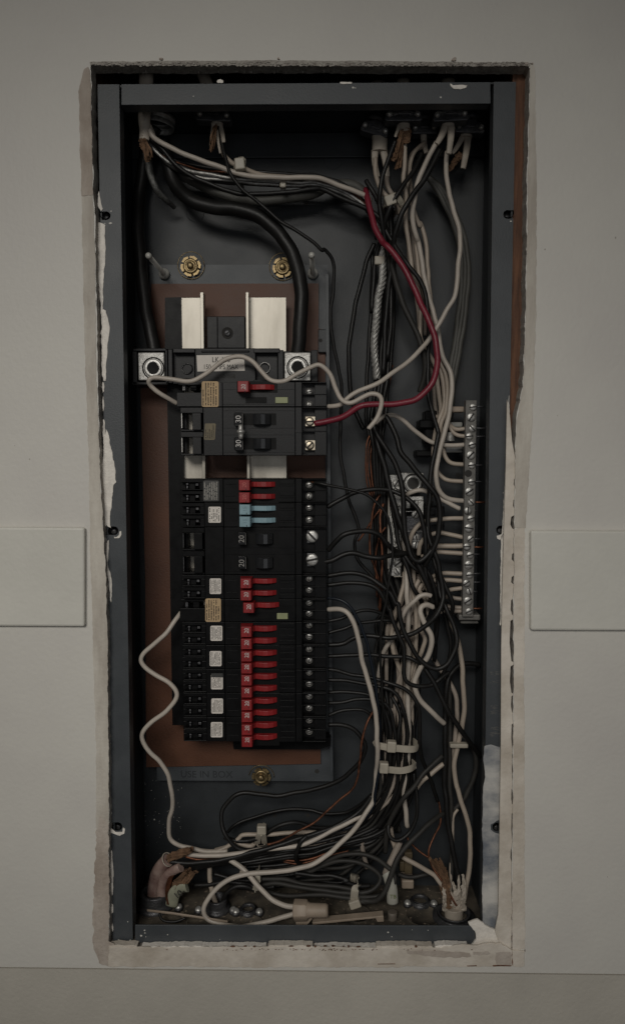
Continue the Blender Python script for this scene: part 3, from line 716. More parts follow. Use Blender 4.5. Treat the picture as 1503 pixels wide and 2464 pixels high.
def Y1(c): return 901.8 + c * .2709
def Y2(c): return 1146.1 + c * .2709
def Y3(c): return 1377.8 + c * .2709
def Y4(c): return 1603.2 + c * .2709
def gfci(label, y0, y1, hy, m, sy, btn, slot, cx0, stk_, seed):
    t = thing('circuit_breaker', label, 'circuit breaker', P(600, y1, 66), BG)
    shell(t, y0, y1, m, 2, hooks=False); bm = NB()
    bb(bm, 80, 309, y0 + (y1 - y0) * .42, y1 - .5, 34, 66); bb(bm, 90, 309, y0 + .5, y0 + (y1 - y0) * .12, 38, 66); bb(bm, 200, 255, y0 + 5, y0 + 20, 40, 66); link('pigtail_housing', bm, m, t, bevel=.0004)
    bm = NB(); bb(bm, 130, 156, y0 + 8, y0 + 20, 42, 60); link('bus_clip', bm, steel if y0 < 1000 else zincdark, t, bevel=.0004)
    bm = NB(); bb(bm, cx0 - 8, 965, hy[0] - 1.2, hy[1] + 1, FR - .25, FR); link('handle_slot', bm, slotb, t)
    handle(t, hy[0], hy[1], redm, cx0)
    bm = NB(); bb(bm, *slot, FR - .2, FR); link('vent_slot', bm, slotb, t)
    bm = NB(); bb(bm, *btn, FR - 1.2, FR); link('test_button', bm, testm, t, bevel=.0003)
    bm = NB(); yy = y0 + (y1 - y0) * .28; bb(bm, 484, 1117, yy, yy + 1, FR - .5, FR); bb(bm, 484, 1117, y1 - 7, y1 - 6, FR - .5, FR); link('case_ribs', bm, m, t)
    sticker(t, *stk_, paperg, seed=seed, cols=6, rad=4.5); screws(t, sy)
    return t
gfci('uppermost breaker, with a red handle, tan sticker and pale green test button', 919, 978.5, (Y1(60), Y1(155)), blk2, (Y1(150), Y1(262)), (945, 1055, Y1(198), Y1(252)), (685, 870, Y1(198), Y1(252)), 616, (302, 450, Y1(58), Y1(285)), 1)
# two-pole thirty
def twopole(label, y0, y1, m, num, rows, cxn, termy, cxr, big, tcolr=inkw):
    t = thing('circuit_breaker', label, 'circuit breaker', P(600, y1, 66), BG)
    shell(t, y0, y1, m, 2, hooks=False); h = (y1 - y0) / 2; bm = NB()
    for i in range(2):
        a = y0 + i * h
        bb(bm, 110, 309, a + .4, a + h * .24, 36, 66); bb(bm, 110, 125, a + h * .24, a + h - 1, 42, 66); bb(bm, 214, 292, a + h * .24, a + h * .94, 31, 66); bb(bm, 110, 309, a + h * .92, a + h - .2, 34, 66)
        bb(bm, 140, 165, a + h * .26, a + h * .9, 50, 66)
    link('hook_end', bm, m, t, bevel=.0004)
    for i in range(2):
        a = y0 + i * h; bm = NB(); bb(bm, 119, 124, a + h * .26, a + h * .86, 40, 43); link('bus_clip', bm, steel if big == 0 else zincdark, t)
        ra, rb = rows[i]
        bm = NB(); bb(bm, cxn - 42, cxn + 330, ra, rb, FR - .2, FR); link('handle_slot', bm, slotb, t)
        bm = NB(); za, zz = Z(ra + .8, 20), Z(rb - .8, 20)
        prof = [(cxr, 24.6), (cxr, 20.5), (cxr + 30, 18.2), (cxr + 70, 17.2), (cxr + 105, 18.0), (cxr + 150, 22.0), (cxr + 160, 24.6)]
        A = [bm.verts.new((BX(cx, d), d * .001, za)) for cx, d in prof]; B = [bm.verts.new((BX(cx, d), d * .001, zz)) for cx, d in prof]
        bm.faces.new(A); bm.faces.new(B[::-1])
        for k in range(len(prof)):
            f = bm.faces.new((A[k], A[(k + 1) % 7], B[(k + 1) % 7], B[k]))
        ro = link('rocker', bm, mat('rocker_black', (.020, .021, .023), .2, var=.25, vs=120), t, bevel=.0006)
        bm = NB(); bb(bm, cxn - 36, cxn + 36, ra - 2, rb + (1 if big else 3), 17, 24.7); hb = link('handle', bm, gloss, t, bevel=.0004)
        x = bpx(cxn, (ra + rb) / 2, 16.9); text('number', num, x, (ra + rb) / 2, 16.95, .0068, tcolr, hb, rot=R(90), sx=1.0, ext=.00008)
        bm = NB(); bb(bm, cxn + 33, cxn + 36, ra, rb, 16.7, 17); link('handle_edge', bm, barm, hb)
    bm = NB()
    for fr in (.07, .43, .57, .93):
        yy = y0 + (y1 - y0) * fr; bb(bm, 484, 1117, yy - .4, yy + .4, FR - .5, FR)
    bb(bm, 1121, 1178, (y0 + y1) / 2 - 4, (y0 + y1) / 2 + 3, FR + .8, FR + 1.5); link('case_ribs', bm, m, t)
    for i, y in enumerate(termy):
        if big == 0:
            bm = NB(); bb(bm, 1206, 1303, y - 12.5, y + 12, 37, 42); bb(bm, 1303, 1318, y + 2, y + 18, 38, 42); tp = link('terminal', bm, mat('brassy_terminal', (.62, .56, .46), .4, 1, vs=200, col2=(.45, .38, .28)), t, bevel=.0005)
            slotscrew('terminal_screw', bpx(1247, y, 36), y, 35.8, 11, t, m=MATS['brassy_terminal'], ang=0.05 if i == 0 else .8)
        else:
            bm = NB(); bb(bm, 1222, 1330, y - 16, y + 16, 38, 42); link('terminal', bm, zincdark, t, bevel=.0005)
            slotscrew('terminal_screw', bpx(1268, y, 35), y, 35, 14.5, t, m=steel, ang=-.8 if i == 0 else .2, h=3)
    return t
p30 = twopole('double breaker numbered 30 with two black rockers joined by a silver tie', 979.5, 1096, blk2, '30', [(Y1(342), Y1(447)), (Y1(560), Y1(663))], 622, (Y1(415), Y1(627)), 748, 0)
bm = NB(); yc = Y1(497); xx = BX(640, 12)
lathe(bm, (xx, .0125, Z(Y1(440), 12)), (0, 0, -1), [(.0001, 0), (.0019, .0006), (.0022, .003), (.0021, .0045), (.0032, .0052), (.0036, .0062), (.0032, .0074), (.0021, .008), (.0023, .0098), (.0020, .0122), (.0001, .0128)], 20)
link('handle_tie', bm, steel, p30)
sticker(p30, 322, 418, Y1(432), Y1(578), paperm, seed=5, cols=5, rad=3, tilt=-.06)
t = tandem('double breaker with red handles and dark clear sticker just below the bare bus bars', 1151.5, 1208.6, [(Y2(33), Y2(124)), (Y2(142), Y2(232))], (Y2(75), Y2(175)), under=False, tcol=mat('faint_print', (.50, .14, .12), .6))
sticker(t, 306, 444, Y2(38), Y2(220), paperd, pm=inkl, seed=2, cols=8)
t = tandem('double breaker with two light blue handles', 1209.2, 1268.5, [(Y2(249), Y2(338)), (Y2(356), Y2(446))], (Y2(275), Y2(385)), m=bluem, txt='15', tcol=mat('faint_blue_print', (.18, .28, .33), .6), under=False, cx0=623)
sticker(t, 350, 460, Y2(270), Y2(412), paperw, seed=3, cols=6, fill=.7)
twopole('wide black double breaker numbered 20 with large silver terminal screws', 1269.2, 1383, blk, '20', [(Y2(506), Y2(607)), (Y2(722), Y2(822))], 642, (Y2(535), Y2(742)), 765, 1, mat('dim_print', (.30, .29, .27), .6))
t = tandem('red-handled double breaker just below the wide black double breaker', 1383.8, 1441.6, [(Y3(48), Y3(133)), (Y3(155), Y3(241))], (Y3(48), Y3(150)), cx0=628)
sticker(t, 354, 456, Y3(52), Y3(190), paperw, seed=4)
gfci('lower breaker with a single red handle, tan sticker and pale green test button', 1442.2, 1496.4, (Y3(263), Y3(350)), blk, (Y3(262), Y3(358)), (952, 1050, Y3(362), Y3(415)), (700, 880, Y3(372), Y3(412)), 651, (312, 452, Y3(230), Y3(437)), 6)
TL = ['red-handled double breaker directly below the tan-stickered lower breaker',
      'red-handled double breaker second above the one with the half-dark sticker',
      'red-handled double breaker whose white sticker has a dark top edge',
      'red-handled double breaker second from the bottom of the stack', 'red-handled double breaker at the very bottom of the stack']
TL[1] = 'red-handled double breaker just above the one whose sticker is partly dark'
rowsT = [(1497, 1552.5, [(Y3(472), Y3(563)), (Y3(580), Y3(671))], (Y3(462), Y3(565)), (356, 462, Y3(472), Y3(606))),
         (1553.2, 1611, [(Y3(692), Y3(780)), (Y3(797), Y3(886))], (Y3(675), Y3(778)), (347, 453, Y3(697), Y3(831))),
         (1611.6, 1667.6, [(Y4(70), Y4(160)), (Y4(177), Y4(266))], (Y4(50), Y4(152)), (357, 463, Y4(68), Y4(205))),
         (1668.2, 1726.5, [(Y4(288), Y4(378)), (Y4(395), Y4(484))], (Y4(262), Y4(367)), (357, 462, Y4(286), Y4(420))),
         (1727.2, 1786, [(Y4(506), Y4(596)), (Y4(613), Y4(702))], (Y4(475), Y4(577)), (350, 456, Y4(496), Y4(631)))]
for i, (y0, y1, hy, sy, st) in enumerate(rowsT):
    t = tandem(TL[i], y0, y1, hy, sy, cx0=628)
    sticker(t, *st, paperw, seed=10 + i)
    if i == 2:
        bm = NB(); yy = Y4(68); d = FR + 1.9; bb(bm, 357, 463, yy - .3, yy + 9.5, d - .22, d - .18); link('sticker_stain', bm, paperd, t)
# ================================================================= CABLE ENTRIES, TOP
def clamp(label, t, x, y, d, half=110, tilt=0, name='cable_clamp'):
    "cast two-screw cable clamp seen from below-front; half = half width in crop px"
    cx, cy = px(t, x, y); p = P(cx, cy, d); k = .375 * (DIST + d * .001) / F; hw = half * k
    o = thing(name, label, 'cable clamp', p, 'two-screw clamps where cables enter at the top')
    rot = Matrix.Translation(p) @ Matrix.Rotation(R(-tilt), 4, 'Y')
    def put(bm, nm, m, par, **kw):
        bmesh.ops.transform(bm, matrix=rot, verts=bm.verts); return link(nm, bm, m, par, **kw)
    bm = NB()
    prof = [(-hw, -.0042), (-hw * .93, .0012), (-hw * .72, .0040), (-hw * .45, .0046), (-hw * .3, .0078), (hw * .3, .0080), (hw * .45, .0046), (hw * .72, .0040), (hw * .93, .0012), (hw, -.0042), (hw * .9, -.0058), (-hw * .9, -.0058)]
    a = [bm.verts.new((u, -.0045, v)) for u, v in prof]; b = [bm.verts.new((u, .0065, v)) for u, v in prof]
    bm.faces.new(a); bm.faces.new(b[::-1])
    for i in range(len(prof)): bm.faces.new((a[i], b[i], b[(i + 1) % 12], a[(i + 1) % 12]))
    abox(bm, -hw * .30, hw * .34, -.001, .0012, -.0056, -.0044)
    body = put(bm, 'saddle', zincdark, o, bevel=.0009)
    bm = NB(); lathe(bm, (0, .002, .006), (0, 0, 1), [(.0085, 0), (.0105, .001), (.0105, .004), (.0092, .0045), (.0092, .013)], 24); put(bm, 'collar', zincdark, o)
    for s in (-1, 1):
        bm = NB(); lathe(bm, (s * hw * .74, -.0045, -.0004), (0, -1, 0), [(.0024, 0), (.0023, .0010), (.0016, .0019), (.0001, .0022)], 16); put(bm, 'screw', steel, o)
    return o
clamp('dull metal clamp on the second cable from the left at the top', 'A', 872, 412, 48, 112, -3)
clamp('tilted metal clamp at the left end of the right-hand cable group', 'B', 400, 500, 62, 88, -17)
clamp('metal clamp at the front left of the right-hand cable group', 'B', 580, 412, 44, 116, 0)
clamp('metal clamp at the front right of the right-hand cable group', 'B', 882, 412, 44, 112, 2)
clamp('metal clamp at the far right end, behind the front right one', 'B', 1005, 490, 64, 92, -4)
clamp('metal clamp hidden in the dark between the two front clamps', 'B', 715, 495, 70, 80, 0)
o = thing('service_connector', 'large round threaded connector where the thick black cable enters at the top left', 'connector', P(388, 290, 60))
bm = NB(); p = P(382, 283, 62)
lathe(bm, p, (0.12, 0, 1), [(.0145, -.009), (.0150, -.0055), (.0135, -.005), (.0135, -.003), (.0150, -.0025), (.0150, .0005), (.0135, .001), (.0135, .003), (.0155, .0035), (.0155, .009)], 36); link('threaded_body', bm, alum, o)
bm = NB(); lathe(bm, p + Vector((0.001, 0, .010)), (0.1, 0, 1), [(.0170, -.002), (.0180, -.001), (.0180, .003), (.0165, .004)], 10); link('locknut', bm, zincdark, o)
for a in (-60, -100, -20):
    bm = NB(); q = p + Vector((math.cos(R(a)) * .0185, math.sin(R(a)) * .0185, .004)); cyl(bm, q, (math.cos(R(a)), math.sin(R(a)), 0), .0020, .0018, .004, 12); link('screw', bm, steel, o)

def shreds(parent, t, x0, y0, x1, y1, d0, d1, n=7, wd=.0022, seed=1, spread_=22, m=None, name='paper_filler'):
    "torn fibrous strips fanning out from a cut cable end"
    rs = random.Random(seed); bm = NB()
    for i in range(n):
        ax_, ay_ = x0 + rs.gauss(0, spread_ * .35), y0 + rs.gauss(0, spread_ * .3); bx_, by_ = x1 + rs.gauss(0, spread_), y1 + rs.gauss(0, spread_ * .8)
        mx, my = (ax_ + bx_) / 2 + rs.gauss(0, spread_ * .5), (ay_ + by_) / 2 + rs.gauss(0, spread_ * .4)
        path = smoothpts(route(t, (ax_, ay_, d0 + rs.gauss(0, 2)), (mx, my, (d0 + d1) / 2 + rs.gauss(0, 3)), (bx_, by_, d1 + rs.gauss(0, 3))), 5)
        k = len(path); prev = None; s0 = rs.uniform(0, 3); w0 = wd * rs.uniform(.5, 1.2)
        for j, p_ in enumerate(path):
            tt = (path[min(j + 1, k - 1)] - path[max(j - 1, 0)]).normalized(); sd = tt.cross(Vector((math.sin(s0 + j * .25), 1, math.cos(s0)))).normalized()
            ww = w0 * (1 - .6 * j / k) * rs.uniform(.65, 1.15); nn = tt.cross(sd) * .00025
            cur = [bm.verts.new(p_ + sd * ww + nn), bm.verts.new(p_ - sd * ww + nn), bm.verts.new(p_ - sd * ww - nn), bm.verts.new(p_ + sd * ww - nn)]
            if prev:
                for q in range(4): bm.faces.new((prev[q], prev[(q + 1) % 4], cur[(q + 1) % 4], cur[q]))
            prev = cur
    return link(name, bm, m or papm, parent)
CG = 'cable sheaths entering the top of the box'
def sheath(label, *it, r=5.0, flat=.62, taper=None, m=None, name='cable', n=16):
    bm = NB(); tube(bm, smoothpts(route(*it)), r * .001, flat=flat, n=n, taper=taper)
    return tag(link(name, bm, m or sheathm), label, 'cable', CG)
def flap(parent, *it, r=2.4, m=None, flat=.35, taper=(1, .6), name='torn_sheath'):
    bm = NB(); tube(bm, smoothpts(route(*it)), r * .001, flat=flat, n=8, taper=taper)
    if m is papm: crumple(bm, .0013)
    return link(name, bm, m or sheathm, parent)
c = sheath('flat white cable dropping into the box at the far left', 'A', (437, 40, 22), (438, 160, 26), (432, 340, 38), (425, 430), (430, 500, 42), (425, 565, 42), r=6.3, taper=(1.05, .72))
flap(c, 'A', (420, 545, 41), (415, 600, 39), (440, 650, 38), (450, 690, 37), r=2.6, m=papm, flat=.5, taper=(1, .8), name='paper_filler'); shreds(c, 'A', 420, 560, 450, 685, 40, 37, 8, .0020, 2, 12)
flap(c, 'A', (450, 470, 42), (478, 520, 44), (488, 556, 43), r=2.8)
c = sheath('cable leaning down behind the top edge, second from the left', 'A', (760, 40, 30), (800, 140, 34), (850, 260, 44), (880, 380, 50), (893, 470, 47), r=5.2)
flap(c, 'A', (905, 455, 46), (925, 520, 44), (935, 580, 42), r=2.6); flap(c, 'A', (870, 455, 45), (858, 540, 43), (850, 600, 41), r=1.9)
flap(c, 'A', (885, 470, 44), (870, 540, 42), (862, 625, 40), r=1.2, m=papm, taper=(.8, .7), name='paper_filler'); shreds(c, 'A', 885, 475, 858, 620, 42, 39, 8, .0014, 3, 14); flap(c, 'A', (890, 500, 43), (900, 580, 42), (912, 650, 41), r=1.5)
c = sheath('wide grey-brown cable below the tilted clamp', 'B', (420, 200, 70), (425, 400, 66), (430, 540, 62), (430, 640, 60), r=7.2, taper=(1, .95))
flap(c, 'B', (400, 630, 60), (400, 720, 58), (420, 800, 56), r=3.4); flap(c, 'B', (455, 630, 60), (470, 720, 59), (480, 800, 58), r=3.6)
c = sheath('cable with torn brown paper below the front left clamp', 'B', (580, 180, 50), (582, 330, 48), (585, 470, 46), (592, 520, 44), r=5.6, taper=(1, .9))
flap(c, 'B', (555, 470, 44), (545, 500, 41), (530, 545, 39), r=1.8); flap(c, 'B', (575, 490, 44), (550, 580, 42), (535, 640, 41), (515, 695, 41), r=1.3, m=papm, flat=.5, name='paper_filler'); shreds(c, 'B', 578, 500, 535, 690, 42, 40, 9, .0016, 4, 14)
flap(c, 'B', (600, 500, 44), (605, 540, 42), (596, 582, 42), r=4.0, m=papm, flat=.5, name='paper_filler'); flap(c, 'B', (570, 560, 45), (562, 640, 44), (545, 740, 44), r=1.5, m=papm, name='paper_filler'); shreds(c, 'B', 575, 540, 560, 730, 44, 43, 7, .002, 5, 14)
c = sheath('cable split into two pale tails below the front right clamp', 'B', (868, 180, 50), (868, 330, 48), (868, 465, 46), (868, 490, 45), r=6.0, taper=(1, .9))
flap(c, 'B', (890, 480, 44), (885, 560, 41), (873, 655, 40), r=3.2, taper=(1.1, .75), flat=.5); flap(c, 'B', (848, 480, 45), (825, 540, 42), (795, 590, 41), r=3.2, taper=(1.1, .7), flat=.6)
c = sheath('dim brown cable hanging behind the far right clamp', 'B', (990, 240, 70), (988, 400, 67), (985, 550, 64), r=5.4, taper=(1, 1))
flap(c, 'B', (998, 540, 64), (985, 640, 62), (965, 748, 60), r=3.6, taper=(1, .7)); flap(c, 'B', (965, 540, 64), (925, 610, 62), (895, 650, 60), r=2.8); flap(c, 'B', (950, 650, 63), (915, 700, 62), (870, 760, 61), r=3.0, m=papm, name='paper_filler')
sheath('short dim cable end between the two front clamps', 'B', (715, 300, 76), (715, 450, 72), (712, 560, 68), (730, 650, 66), r=4.2, taper=(1, .5))

# ================================================================= THICK CABLES
TH = 'thick service conductors'
wire('black', 'thickest black cable curving over the top and down to the right silver lug', 'A', (545, 560, 62), (575, 700, 66), (620, 840, 66), (720, 950, 60), (860, 995), (1000, 1005), (1150, 1050, 54), (1280, 1150), (1370, 1290, 50), 'C', (1420, 270, 48), (1432, 450, 46), (1420, 620, 46), (1408, 775, 48), r=5.7, n=18, group=TH, name='service_cable', cat='cable')
wire('black', 'thick black cable running straight down to the left silver lug', 'A', (500, 480, 74), (440, 620, 78), (400, 900, 78), (385, 1100, 70), 'C', (400, 150, 64), (425, 400, 58), (460, 600, 52), (495, 775, 50), r=5.2, n=18, group=TH, name='service_cable', cat='cable')
wire('braid', 'frayed bare stranded braid hanging under the far left cable', 'A', (440, 650, 58), (455, 740, 56), (480, 830, 56), (520, 900, 60), (570, 955, 68), (620, 1000, 80), r=4.4, flat=.7, n=36, twist=160, lobes=12, taper=(.7, .35), group=TH, name='bare_conductor', cat='conductor')
wire('lgrey', 'smooth grey cable passing under the top wire bundle', 'A', (540, 620, 72), (600, 730, 72), (680, 800, 72), (800, 860), (950, 925), (1120, 952), (1300, 945, 72), (1500, 910, 72), 'B', (110, 860, 74), (250, 850), (330, 900, 76), r=4.0, n=14, group=TH, name='service_cable', cat='cable')
wire('alum', 'shiny twisted bare conductor dropping down the middle of the box', 'B', (330, 940, 72), (400, 1090, 68), (440, 1220, 66), 'D', (450, 150, 64), (447, 280, 62), (425, 400, 60), (405, 560, 59), (395, 750, 60), (412, 930, 64), r=2.9, n=36, twist=230, lobes=6, group=TH, name='bare_conductor', cat='conductor')
for i, (off, lb) in enumerate(((0, 'outer'), (-22, 'middle'), (-42, 'inner'))):
    wire('lgrey', lb + ' of three long grey wires bowed down the right side of the box', 'B', (745 + off * .3, 800, 74), (830 + off * .8, 880, 76), (905 + off, 1010, 76), (955 + off, 1130), (985 + off, 1250), 'D', (998 + off, 180, 78), (995 + off, 350), (972 + off, 560), (940 + off * .9, 760, 78), (912 + off * .8, 900, 78), (895 + off * .5, 1060, 80), (880 + off * .4, 1200, 82), r=2.3, n=12, group='grey wires down the right side')

# ================================================================= WIRES FROM THE TOP
TG = 'wires of the bundle along the top'
wire('white', 'white wire on top of the bundle crossing from the far left', 'A', (460, 500, 40), (480, 545, 40), (540, 585, 42), (640, 635), (760, 685), (900, 735, 44), (1000, 770), (1100, 795), (1250, 805, 46), (1500, 805, 46), 'B', (100, 830, 48), (200, 865), (300, 905), (350, 930, 54), (370, 960, 60), r=2.0, group=TG)
wire('cream', 'short cream wire passing through the yellowed tie head at the top', 'A', (905, 590, 50), (940, 660, 50), (985, 710, 48), (1060, 745, 47), (1150, 785, 50), (1300, 800, 52), (1490, 812, 54), r=1.9, group=TG)
def tw(col, lab, y, seed, r=1.5, d=58, **kw):
    rs = random.Random(seed); j = lambda a: rs.uniform(-a, a)
    wire(col, lab, 'A', (455 + j(12), 560 + j(10), d), (520 + j(10), 650 + y * .4, d), (640, 730 + y * .7 + j(6), d + j(3)), (820, 775 + y + j(8), d + j(3)), (1000, 795 + y + j(8)), (1200, 812 + y + j(8), d + j(4)), (1400, 820 + y + j(6)), 'B', (0, 822 + y + j(6), d), (120, 850 + y + j(6)), (240, 905 + y * .8, d + 3), (340, 985 + y * .5, d + 6), (400, 1080 + y * .3, d + 8), (430 + j(20), 1200, d + 8), r=r, group=TG, **kw)
tw('black', 'black wire highest in the bundle along the top', -35, 1)
tw('copper', 'bare copper wire showing in the bundle along the top', -18, 2, r=.9, d=55)
tw('alum', 'bright bare wire in the middle of the bundle along the top', 12, 3, r=1.3, d=54)
tw('black', 'black wire in the middle of the bundle along the top', 2, 4, r=1.8, d=60)
tw('alum', 'second bright bare wire, lower in the bundle along the top', 30, 5, r=1.2, d=56)
tw('grey', 'dusty black wire low in the bundle along the top', 40, 6, r=1.8, d=60)
tw('red', 'thin red wire glimpsed at the top of the bundle', -28, 8, r=1.0, d=62)
wire('black', 'black wire sagging under the top bundle to the red wire', 'A', (455, 545, 46), (540, 620, 48), (620, 720, 50), (740, 800, 50), (860, 855), (980, 895), (1080, 912, 50), (1250, 908), (1500, 880, 52), 'B', (60, 880, 54), (160, 925), (280, 975), (370, 1020, 56), (440, 1080), (495, 1190, 54), (560, 1300, 50), 'D', (610, 190, 46), (690, 300), (725, 400), (745, 550, 48), (742, 750, 52), (738, 950), (755, 1100, 50), (800, 1250), 'F', (806, 130, 46), (775, 260), (757, 370), (755, 480, 44), (742, 600), (745, 740), (785, 880, 46), (800, 1000, 50), (830, 1130, 54), r=1.9)
wire('black', 'black wire from the second clamp curving down beside the right lug cable', 'A', (900, 480, 46), (920, 570, 46), (945, 670, 44), (975, 780, 42), (1060, 885, 42), (1180, 985, 40), (1300, 1085), (1503, 1215, 42), 'B', (60, 1270, 44), 'D', (75, 95, 46), (125, 160, 50), (140, 250), (130, 380), (115, 500, 56), (128, 680), (160, 820), (185, 980, 62), (184, 1150, 64), 'F', (178, 60, 66), (180, 250), (205, 400), (240, 560, 66), (300, 720), (270, 800), (280, 900, 66), (350, 990), (440, 1090, 64), r=1.45)
wire('red', 'thick red wire curving from the top bundle to the double breaker numbered 30', 'B', (345, 880, 56), (355, 960, 50), (395, 1110, 44), (450, 1220, 40), 'D', (480, 80, 36), (560, 175), (610, 260), (660, 370, 30), (715, 490), (770, 620), (797, 730, 27), (795, 860), (755, 975), (660, 1062, 27), (540, 1088), (410, 1090), (310, 1102, 28), (210, 1165), (120, 1193), (15, 1215, 36), r=2.4, n=14)
wire('white', 'white jumper looping over the lug block from the uppermost breaker', 'C', (640, 1085, 38), (545, 1035, 30), (470, 978), (456, 940, 24), (500, 918), (600, 930, 26), (720, 945), (800, 912, 27), (890, 838), (970, 793), (1050, 788, 27), (1120, 820), (1180, 882), (1235, 935, 26), (1320, 945), (1400, 900, 26), (1500, 850), 'D', (50, 838, 26), (105, 890), (150, 990, 27), (185, 1060), (240, 1082, 26), (310, 1050), (380, 1026), (430, 1038, 24), (442, 1090), (410, 1180), (360, 1250, 26), r=1.85)
wire('white', 'long pale wire sweeping from the uppermost breaker up to the top right cables', 'D', (100, 1105, 40), (170, 1095, 36), (225, 1055), (300, 1005), (410, 960, 34), (500, 900), (600, 830, 38), (690, 742), (735, 690, 44), (790, 610), (860, 490, 42), (915, 380), (935, 200, 42), (945, 50), 'B', (935, 1110, 44), (900, 1010), (872, 880, 48), (853, 730, 52), (862, 640, 54), r=1.9)
MG = 'pale wires falling from the top right cables'
wire('cream', 'pale wire from the torn paper cable, first of the falling group', 'B', (590, 560, 46), (590, 700, 48), (585, 830, 50), (600, 930), (598, 1060, 56), 'D', (615, 60, 60), (635, 200), (660, 310), (695, 450, 62), (690, 560), (695, 680, 60), (780, 830), (800, 950), (820, 1100, 64), (815, 1200), (850, 1300, 64), r=1.8, group=MG)
wire('white', 'pale wire running down to the hook bend beside the terminal bar', 'B', (795, 580, 44), (750, 660, 44), (705, 760, 44), (668, 860), (650, 960, 48), (640, 1060, 52), (665, 1180, 56), 'g2', (700, 230, 60), (740, 430), (765, 600), (805, 780), (860, 960, 58), (900, 1130), 'D', (830, 770, 56), (875, 870), (895, 960), (885, 1080, 50), (858, 1230), 'F', (828, 170, 48), (800, 280), (793, 400, 48), (815, 480), (870, 528, 52), (975, 542, 54), r=2.0, group=MG)
wire('cream', 'pale wire second from the right in the falling group', 'g1', (770, 560, 66), (650, 640), (610, 740), (600, 860, 66), (620, 1000), 'g2', (650, 20, 66), (670, 200), (690, 400), (720, 600), (760, 760, 64), (800, 900), 'D', (815, 800, 62), (850, 900), (865, 1000), (855, 1130, 58), 'F', (825, 40, 56), (815, 130), (835, 210, 60), (850, 262), (890, 300), (975, 312, 58), r=1.8, group=MG)
wire('cream', 'pale wire furthest right in the falling group', 'B', (640, 1000, 66), (690, 1120, 68), 'g2', (720, 20, 70), (770, 180), (790, 320), (800, 500), (805, 640, 68), (830, 820), 'D', (800, 780, 66), (822, 880), (842, 980), (840, 1100, 60), 'F', (800, 60, 58), (772, 200, 62), (790, 330, 66), (830, 390), (880, 412), (975, 416, 60), r=1.8, group=MG)
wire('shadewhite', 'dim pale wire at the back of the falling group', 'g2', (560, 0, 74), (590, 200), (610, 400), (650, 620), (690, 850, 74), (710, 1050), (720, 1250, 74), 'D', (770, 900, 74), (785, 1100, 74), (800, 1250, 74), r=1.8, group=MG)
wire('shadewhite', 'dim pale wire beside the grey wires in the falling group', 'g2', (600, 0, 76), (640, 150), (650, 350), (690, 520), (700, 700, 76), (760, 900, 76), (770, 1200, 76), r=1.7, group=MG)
wire('cream', 'short pale wire under the tilted clamp ending at the tie head', 'B', (400, 680, 58), (405, 780, 56), (435, 870), (480, 930, 52), (540, 970, 52), (560, 1040, 58), r=1.9)
wire('shadewhite', 'dim pale wire right of the tilted clamp cable', 'B', (478, 780, 60), (485, 870, 58), (530, 950, 56), (545, 1040, 62), r=1.9)
wire('cream', 'curved pale wire from the middle clamp joining the crossing black wires', 'B', (720, 580, 66), (655, 640, 62), (625, 710), (618, 800, 60), (600, 900), (590, 980, 62), r=1.7)
wire('black', 'black wire crossing down left from the torn paper cable', 'B', (530, 570, 42), (485, 690, 42), (450, 800), (430, 900, 44), (428, 980), (445, 1080, 50), (460, 1200, 56), 'D', (490, 200, 62), (505, 500, 62), (480, 800, 64), r=1.8)
wire('black', 'black wire crossing from the middle clamp over the tie head', 'B', (700, 650, 52), (650, 760, 48), (570, 870, 44), (510, 970, 44), (475, 1060, 48), (450, 1169, 56), 'D', (400, 180, 64), (380, 500, 66), r=1.9)
wire('black', 'black wire crossing beneath the split pale cable', 'B', (820, 620, 46), (760, 740, 44), (700, 840), (620, 950, 42), (560, 1060, 44), (530, 1169, 48), 'D', (515, 100, 54), (500, 250, 58), (470, 520, 62), (455, 900, 64), r=2.1)
wire('grey', 'grey-black wire angled down from the red wire to the terminal bars', 'D', (500, 150, 58), (545, 350, 54), (600, 490), (655, 610), (700, 720, 50), (722, 830), (712, 930), (690, 1010, 58), r=2.4)
wire('black', 'black wire beside the start of the red wire', 'B', (345, 825, 50), (385, 890, 48), (425, 975, 50), (445, 1060, 54), (490, 1169, 58), r=1.9)
wire('black', 'bowed black wire left of the shiny twisted conductor', 'D', (395, 60, 66), (350, 170, 66), (295, 370), (250, 600), (232, 800, 64), (245, 1000, 66), (270, 1130, 68), 'F', (330, 80, 66), r=1.9)
wire('black', 'straight black wire just left of the shiny twisted conductor', 'D', (385, 80, 70), (378, 400, 70), (362, 700), (350, 900, 68), (345, 1200, 68), 'F', (380, 200, 68), (375, 500, 72), r=1.6)
ORD = ['first', 'second', 'third', 'fourth', 'fifth', 'sixth', 'seventh', 'eighth', 'ninth', 'tenth', 'eleventh', 'twelfth']
TRK = 'black wires of the central vertical trunk'
for i in range(11):
    rs = random.Random(40 + i); j = lambda a: rs.uniform(-a, a)
    x = [440, 449, 458, 466, 474, 483, 491, 499, 507, 515, 524][i]; d = 70 + (i % 3) * 4
    wire('black', ORD[i] + ' black wire from the left in the trunk behind the twisted bare conductor', 'B', (430 + i * 8, 1000, d), (450 + i * 6, 1150, d), 'D', (x + j(6), 150, d), (x + j(9), 400), (x - 15 + j(9), 700, d + j(3)), (x - 40 + j(8), 950), (x - 70 + j(10), 1200, d - 6), 'F', (385 + i * 6, 150, d - 8), (395 + i * 6, 300), (405 + i * 6, 500, d - 4), (400 + i * 7, 750, d), (410 + i * 7, 1000, d + 4), (440 + i * 16, 1250, d), r=1.75, group=TRK)
